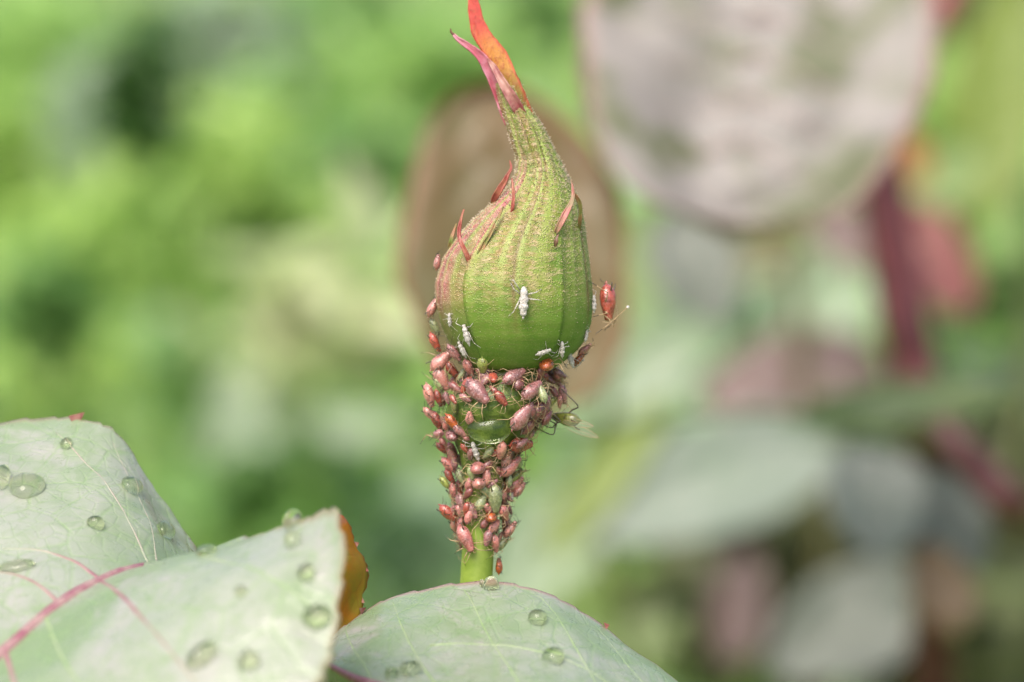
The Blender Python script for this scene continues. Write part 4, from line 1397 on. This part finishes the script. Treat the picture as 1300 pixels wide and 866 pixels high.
# ---------------------------------------------------------------- background: garden plants on the left and behind
def blade_cloud(name, pts, mats, parent, o, lmin, lmax, rs, upness=.5):
    vs, fs, fm = [], [], []
    for p in pts:
        l = rs.uniform(lmin, lmax); wd = l * rs.uniform(.30, .5)
        d = Vector((rs.uniform(-1, 1), rs.uniform(-1, 1), rs.uniform(-.4, 1.0))).normalized()
        n = Vector((rs.uniform(-.7, .7), rs.uniform(-1, .3), upness + rs.uniform(0, 1)))
        n = (n - n.dot(d) * d).normalized(); sd = d.cross(n)
        k = len(vs)
        b = p - d * l / 2 - o
        vs += [b, b + d * l * .35 + sd * wd / 2 + n * .12 * wd, b + d * l * .4 - n * .05 * wd, b + d * l * .35 - sd * wd / 2 + n * .12 * wd,
               b + d * l * .75 + sd * wd * .32 + n * .08 * wd - n * .06 * l, b + d * l * .75 - sd * wd * .32 + n * .08 * wd - n * .06 * l, b + d * l - n * .15 * l]
        m = rs.randrange(len(mats))
        for f in ((0, 1, 2), (0, 2, 3), (1, 4, 2), (2, 5, 3), (2, 4, 6), (2, 6, 5)):
            fs.append(tuple(k + x for x in f)); fm.append(m)
    return link(name, mesh_from(name, vs, fs, mats=mats, fmat=fm), parent)

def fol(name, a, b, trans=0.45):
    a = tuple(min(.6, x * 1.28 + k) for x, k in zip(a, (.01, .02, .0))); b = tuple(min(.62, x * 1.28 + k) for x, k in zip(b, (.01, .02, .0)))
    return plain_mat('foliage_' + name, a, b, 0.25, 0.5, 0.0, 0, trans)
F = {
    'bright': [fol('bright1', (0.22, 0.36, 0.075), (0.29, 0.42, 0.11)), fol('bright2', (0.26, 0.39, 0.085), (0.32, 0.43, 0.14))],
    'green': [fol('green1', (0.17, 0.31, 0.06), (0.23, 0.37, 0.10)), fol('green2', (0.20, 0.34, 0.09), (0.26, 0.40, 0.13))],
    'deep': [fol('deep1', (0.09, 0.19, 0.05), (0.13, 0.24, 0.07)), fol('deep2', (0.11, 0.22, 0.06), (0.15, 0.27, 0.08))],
    'black': [fol('shade1', (0.035, 0.09, 0.02), (0.055, 0.12, 0.035))],  # near-black leaf colour stands in for a shadowed gap
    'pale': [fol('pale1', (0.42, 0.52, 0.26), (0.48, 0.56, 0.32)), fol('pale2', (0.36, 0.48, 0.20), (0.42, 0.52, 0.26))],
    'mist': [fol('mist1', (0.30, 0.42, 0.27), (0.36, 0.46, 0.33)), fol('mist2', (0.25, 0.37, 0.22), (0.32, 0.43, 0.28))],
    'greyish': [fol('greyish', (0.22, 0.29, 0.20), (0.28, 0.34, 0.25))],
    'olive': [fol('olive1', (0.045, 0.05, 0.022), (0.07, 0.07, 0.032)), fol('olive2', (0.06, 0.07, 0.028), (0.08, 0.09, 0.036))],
}
PL = random.Random(5)
def plant(px, py, d, rx, ry, n, key, label, lmin=1.8, lmax=4.0):
    s = K * d
    c = P(px, py, d)
    foot = Vector((c.x + PL.uniform(-2, 2), c.y + PL.uniform(0, 4), -0.8))
    root = empty('leafy_plant', foot)
    tag(root, label, 'plant', 'blurred garden plants behind the bud')
    pts = []
    for _ in range(int(n * 1.5)):
        a, b, e = PL.gauss(0, .45), PL.gauss(0, .45), PL.gauss(0, .4)
        pts.append(c + RIGHT * a * rx * s + UP * b * ry * s + FWD * e * rx * s)
    blade_cloud('foliage', pts, F[key], root, foot, lmin, lmax, PL)
    for q in range(3):
        top = c + Vector((PL.uniform(-.5, .5) * rx * s, 0, PL.uniform(-.2, .6) * ry * s))
        tv, tf = tube(smooth_path([foot + Vector((PL.uniform(-.6, .6), PL.uniform(-.6, .6), 0)), (foot + top) / 2 + Vector((PL.uniform(-1, 1), 0, 0)), top], 10), [.3 - .02 * k for k in range(10)], 6)
        link('stalk', mesh_from('stalk', rel(tv, foot), tf, mats=[F['green'][0]]), root)

plant(270, 250, 150, 130, 110, 110, 'bright', 'brightest yellow green weed in the middle of the left background')
plant(120, 330, 160, 120, 90, 90, 'bright', 'bright green weed beside the brightest one')
plant(20, 210, 170, 90, 120, 80, 'bright', 'light green weed at the outer end of the left background')
plant(420, 400, 120, 105, 95, 120, 'pale', 'pale creamy green plant left of the bud')
plant(185, 112, 140, 46, 85, 80, 'black', 'nearly black plant put in for a shadowed gap high in the left background')
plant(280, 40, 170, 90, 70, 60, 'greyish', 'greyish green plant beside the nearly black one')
plant(120, 170, 165, 60, 80, 50, 'greyish', 'dull grey green plant below the nearly black one')
plant(460, 210, 165, 80, 60, 60, 'deep', 'deep green plant left of the twisted sepal neck')
plant(560, 80, 180, 110, 70, 90, 'green', 'soft green plant behind the red sepal tip')
plant(430, 10, 190, 120, 40, 60, 'deep', 'deep green plant above the soft green one')
plant(690, 20, 185, 60, 60, 60, 'deep', 'deep green plant between the red tip and the big grey leaf')
plant(60, 390, 140, 70, 60, 60, 'deep', 'deep green plant low in the left background')
plant(60, 470, 150, 120, 50, 60, 'bright', 'light green weed just above the left leaf')
plant(350, 620, 125, 130, 50, 90, 'deep', 'deep green plant in the dip of the left leaf')
plant(240, 480, 140, 50, 60, 40, 'deep', 'small deep green plant above the raised leaf half')
plant(520, 560, 150, 70, 100, 70, 'green', 'green plant left of the crowded stem')
plant(530, 690, 130, 80, 70, 70, 'mist', 'misty pale plant beside the lower stem')
plant(360, 310, 150, 60, 60, 50, 'green', 'mid green plant above the pale creamy one')
plant(60, 60, 190, 130, 90, 90, 'green', 'mid green plant in the top corner of the left background')
plant(400, 120, 185, 90, 60, 60, 'green', 'mid green plant above the deep green one')
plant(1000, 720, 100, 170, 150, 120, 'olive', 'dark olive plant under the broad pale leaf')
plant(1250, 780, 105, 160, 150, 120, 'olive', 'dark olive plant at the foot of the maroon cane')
plant(1230, 300, 115, 150, 200, 120, 'green', 'green plant far behind the pink leaf')
plant(900, 420, 125, 200, 150, 120, 'mist', 'misty grey green plant far behind the bud on the right')
plant(760, 560, 130, 100, 120, 80, 'green', 'green plant far behind the crowded stem')
plant(780, 800, 120, 110, 90, 70, 'bright', 'fresh green plant behind the right slope of the front leaf')
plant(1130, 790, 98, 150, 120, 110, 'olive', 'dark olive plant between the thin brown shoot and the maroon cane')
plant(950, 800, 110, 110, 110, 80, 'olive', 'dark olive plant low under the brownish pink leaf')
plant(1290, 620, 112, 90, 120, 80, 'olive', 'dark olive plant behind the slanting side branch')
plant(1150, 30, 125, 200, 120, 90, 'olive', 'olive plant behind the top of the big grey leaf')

def free_leaf(px, py, d, L, W, ang, mat, label, tilt):
    root, base, ex, ey, nn, l, wd = bg_leaf(px, py, d, L, W, ang, mat, label, tilt, stalk=False, round_=1.2)
    g = Vector((base.x + 1, base.y + 3, -0.8))
    pts = smooth_path([base + ex * .02 * l, base - ex * .15 * l, (base + g) / 2, g], 14)
    tv, tf = tube(pts, [.06] * 14, 6)
    link('petiole', mesh_from('petiole', rel(tv, base), tf, mats=[BGM['mid']]), root)
free_leaf(310, 490, 80, 210, 62, 70, 'palegreen', 'pale upright leaf between the left leaf and the pale plant', 20)
free_leaf(420, 545, 84, 260, 58, 5, 'palegreen', 'pale flat leaf left of the crowded stem', 25)
free_leaf(500, 640, 88, 160, 70, 50, 'palegreen', 'pale slanting leaf left of the lower stem', 25)

# low ground cover, far too many leaves to count
gc = random.Random(3)
pts = []
for _ in range(26000):
    y = 60 + 520 * gc.random() ** 1.3
    x = gc.uniform(-1, 1) * (45 + y * .42)
    h = 16 * gc.random() ** 1.5 * (1 + .6 * mnoise.noise(Vector((x * .04, y * .04, 0)))) * min(1, (y - 40) / 120)
    pts.append(Vector((x, y, h)))
o = blade_cloud('ground_cover', pts, F['green'] + F['bright'] + [F['mist'][1]], None, Vector((0, 0, 0)), 2.5, 6, gc, .6)
tag(o, 'dense low green weeds covering the garden ground', 'weeds', kind='stuff')
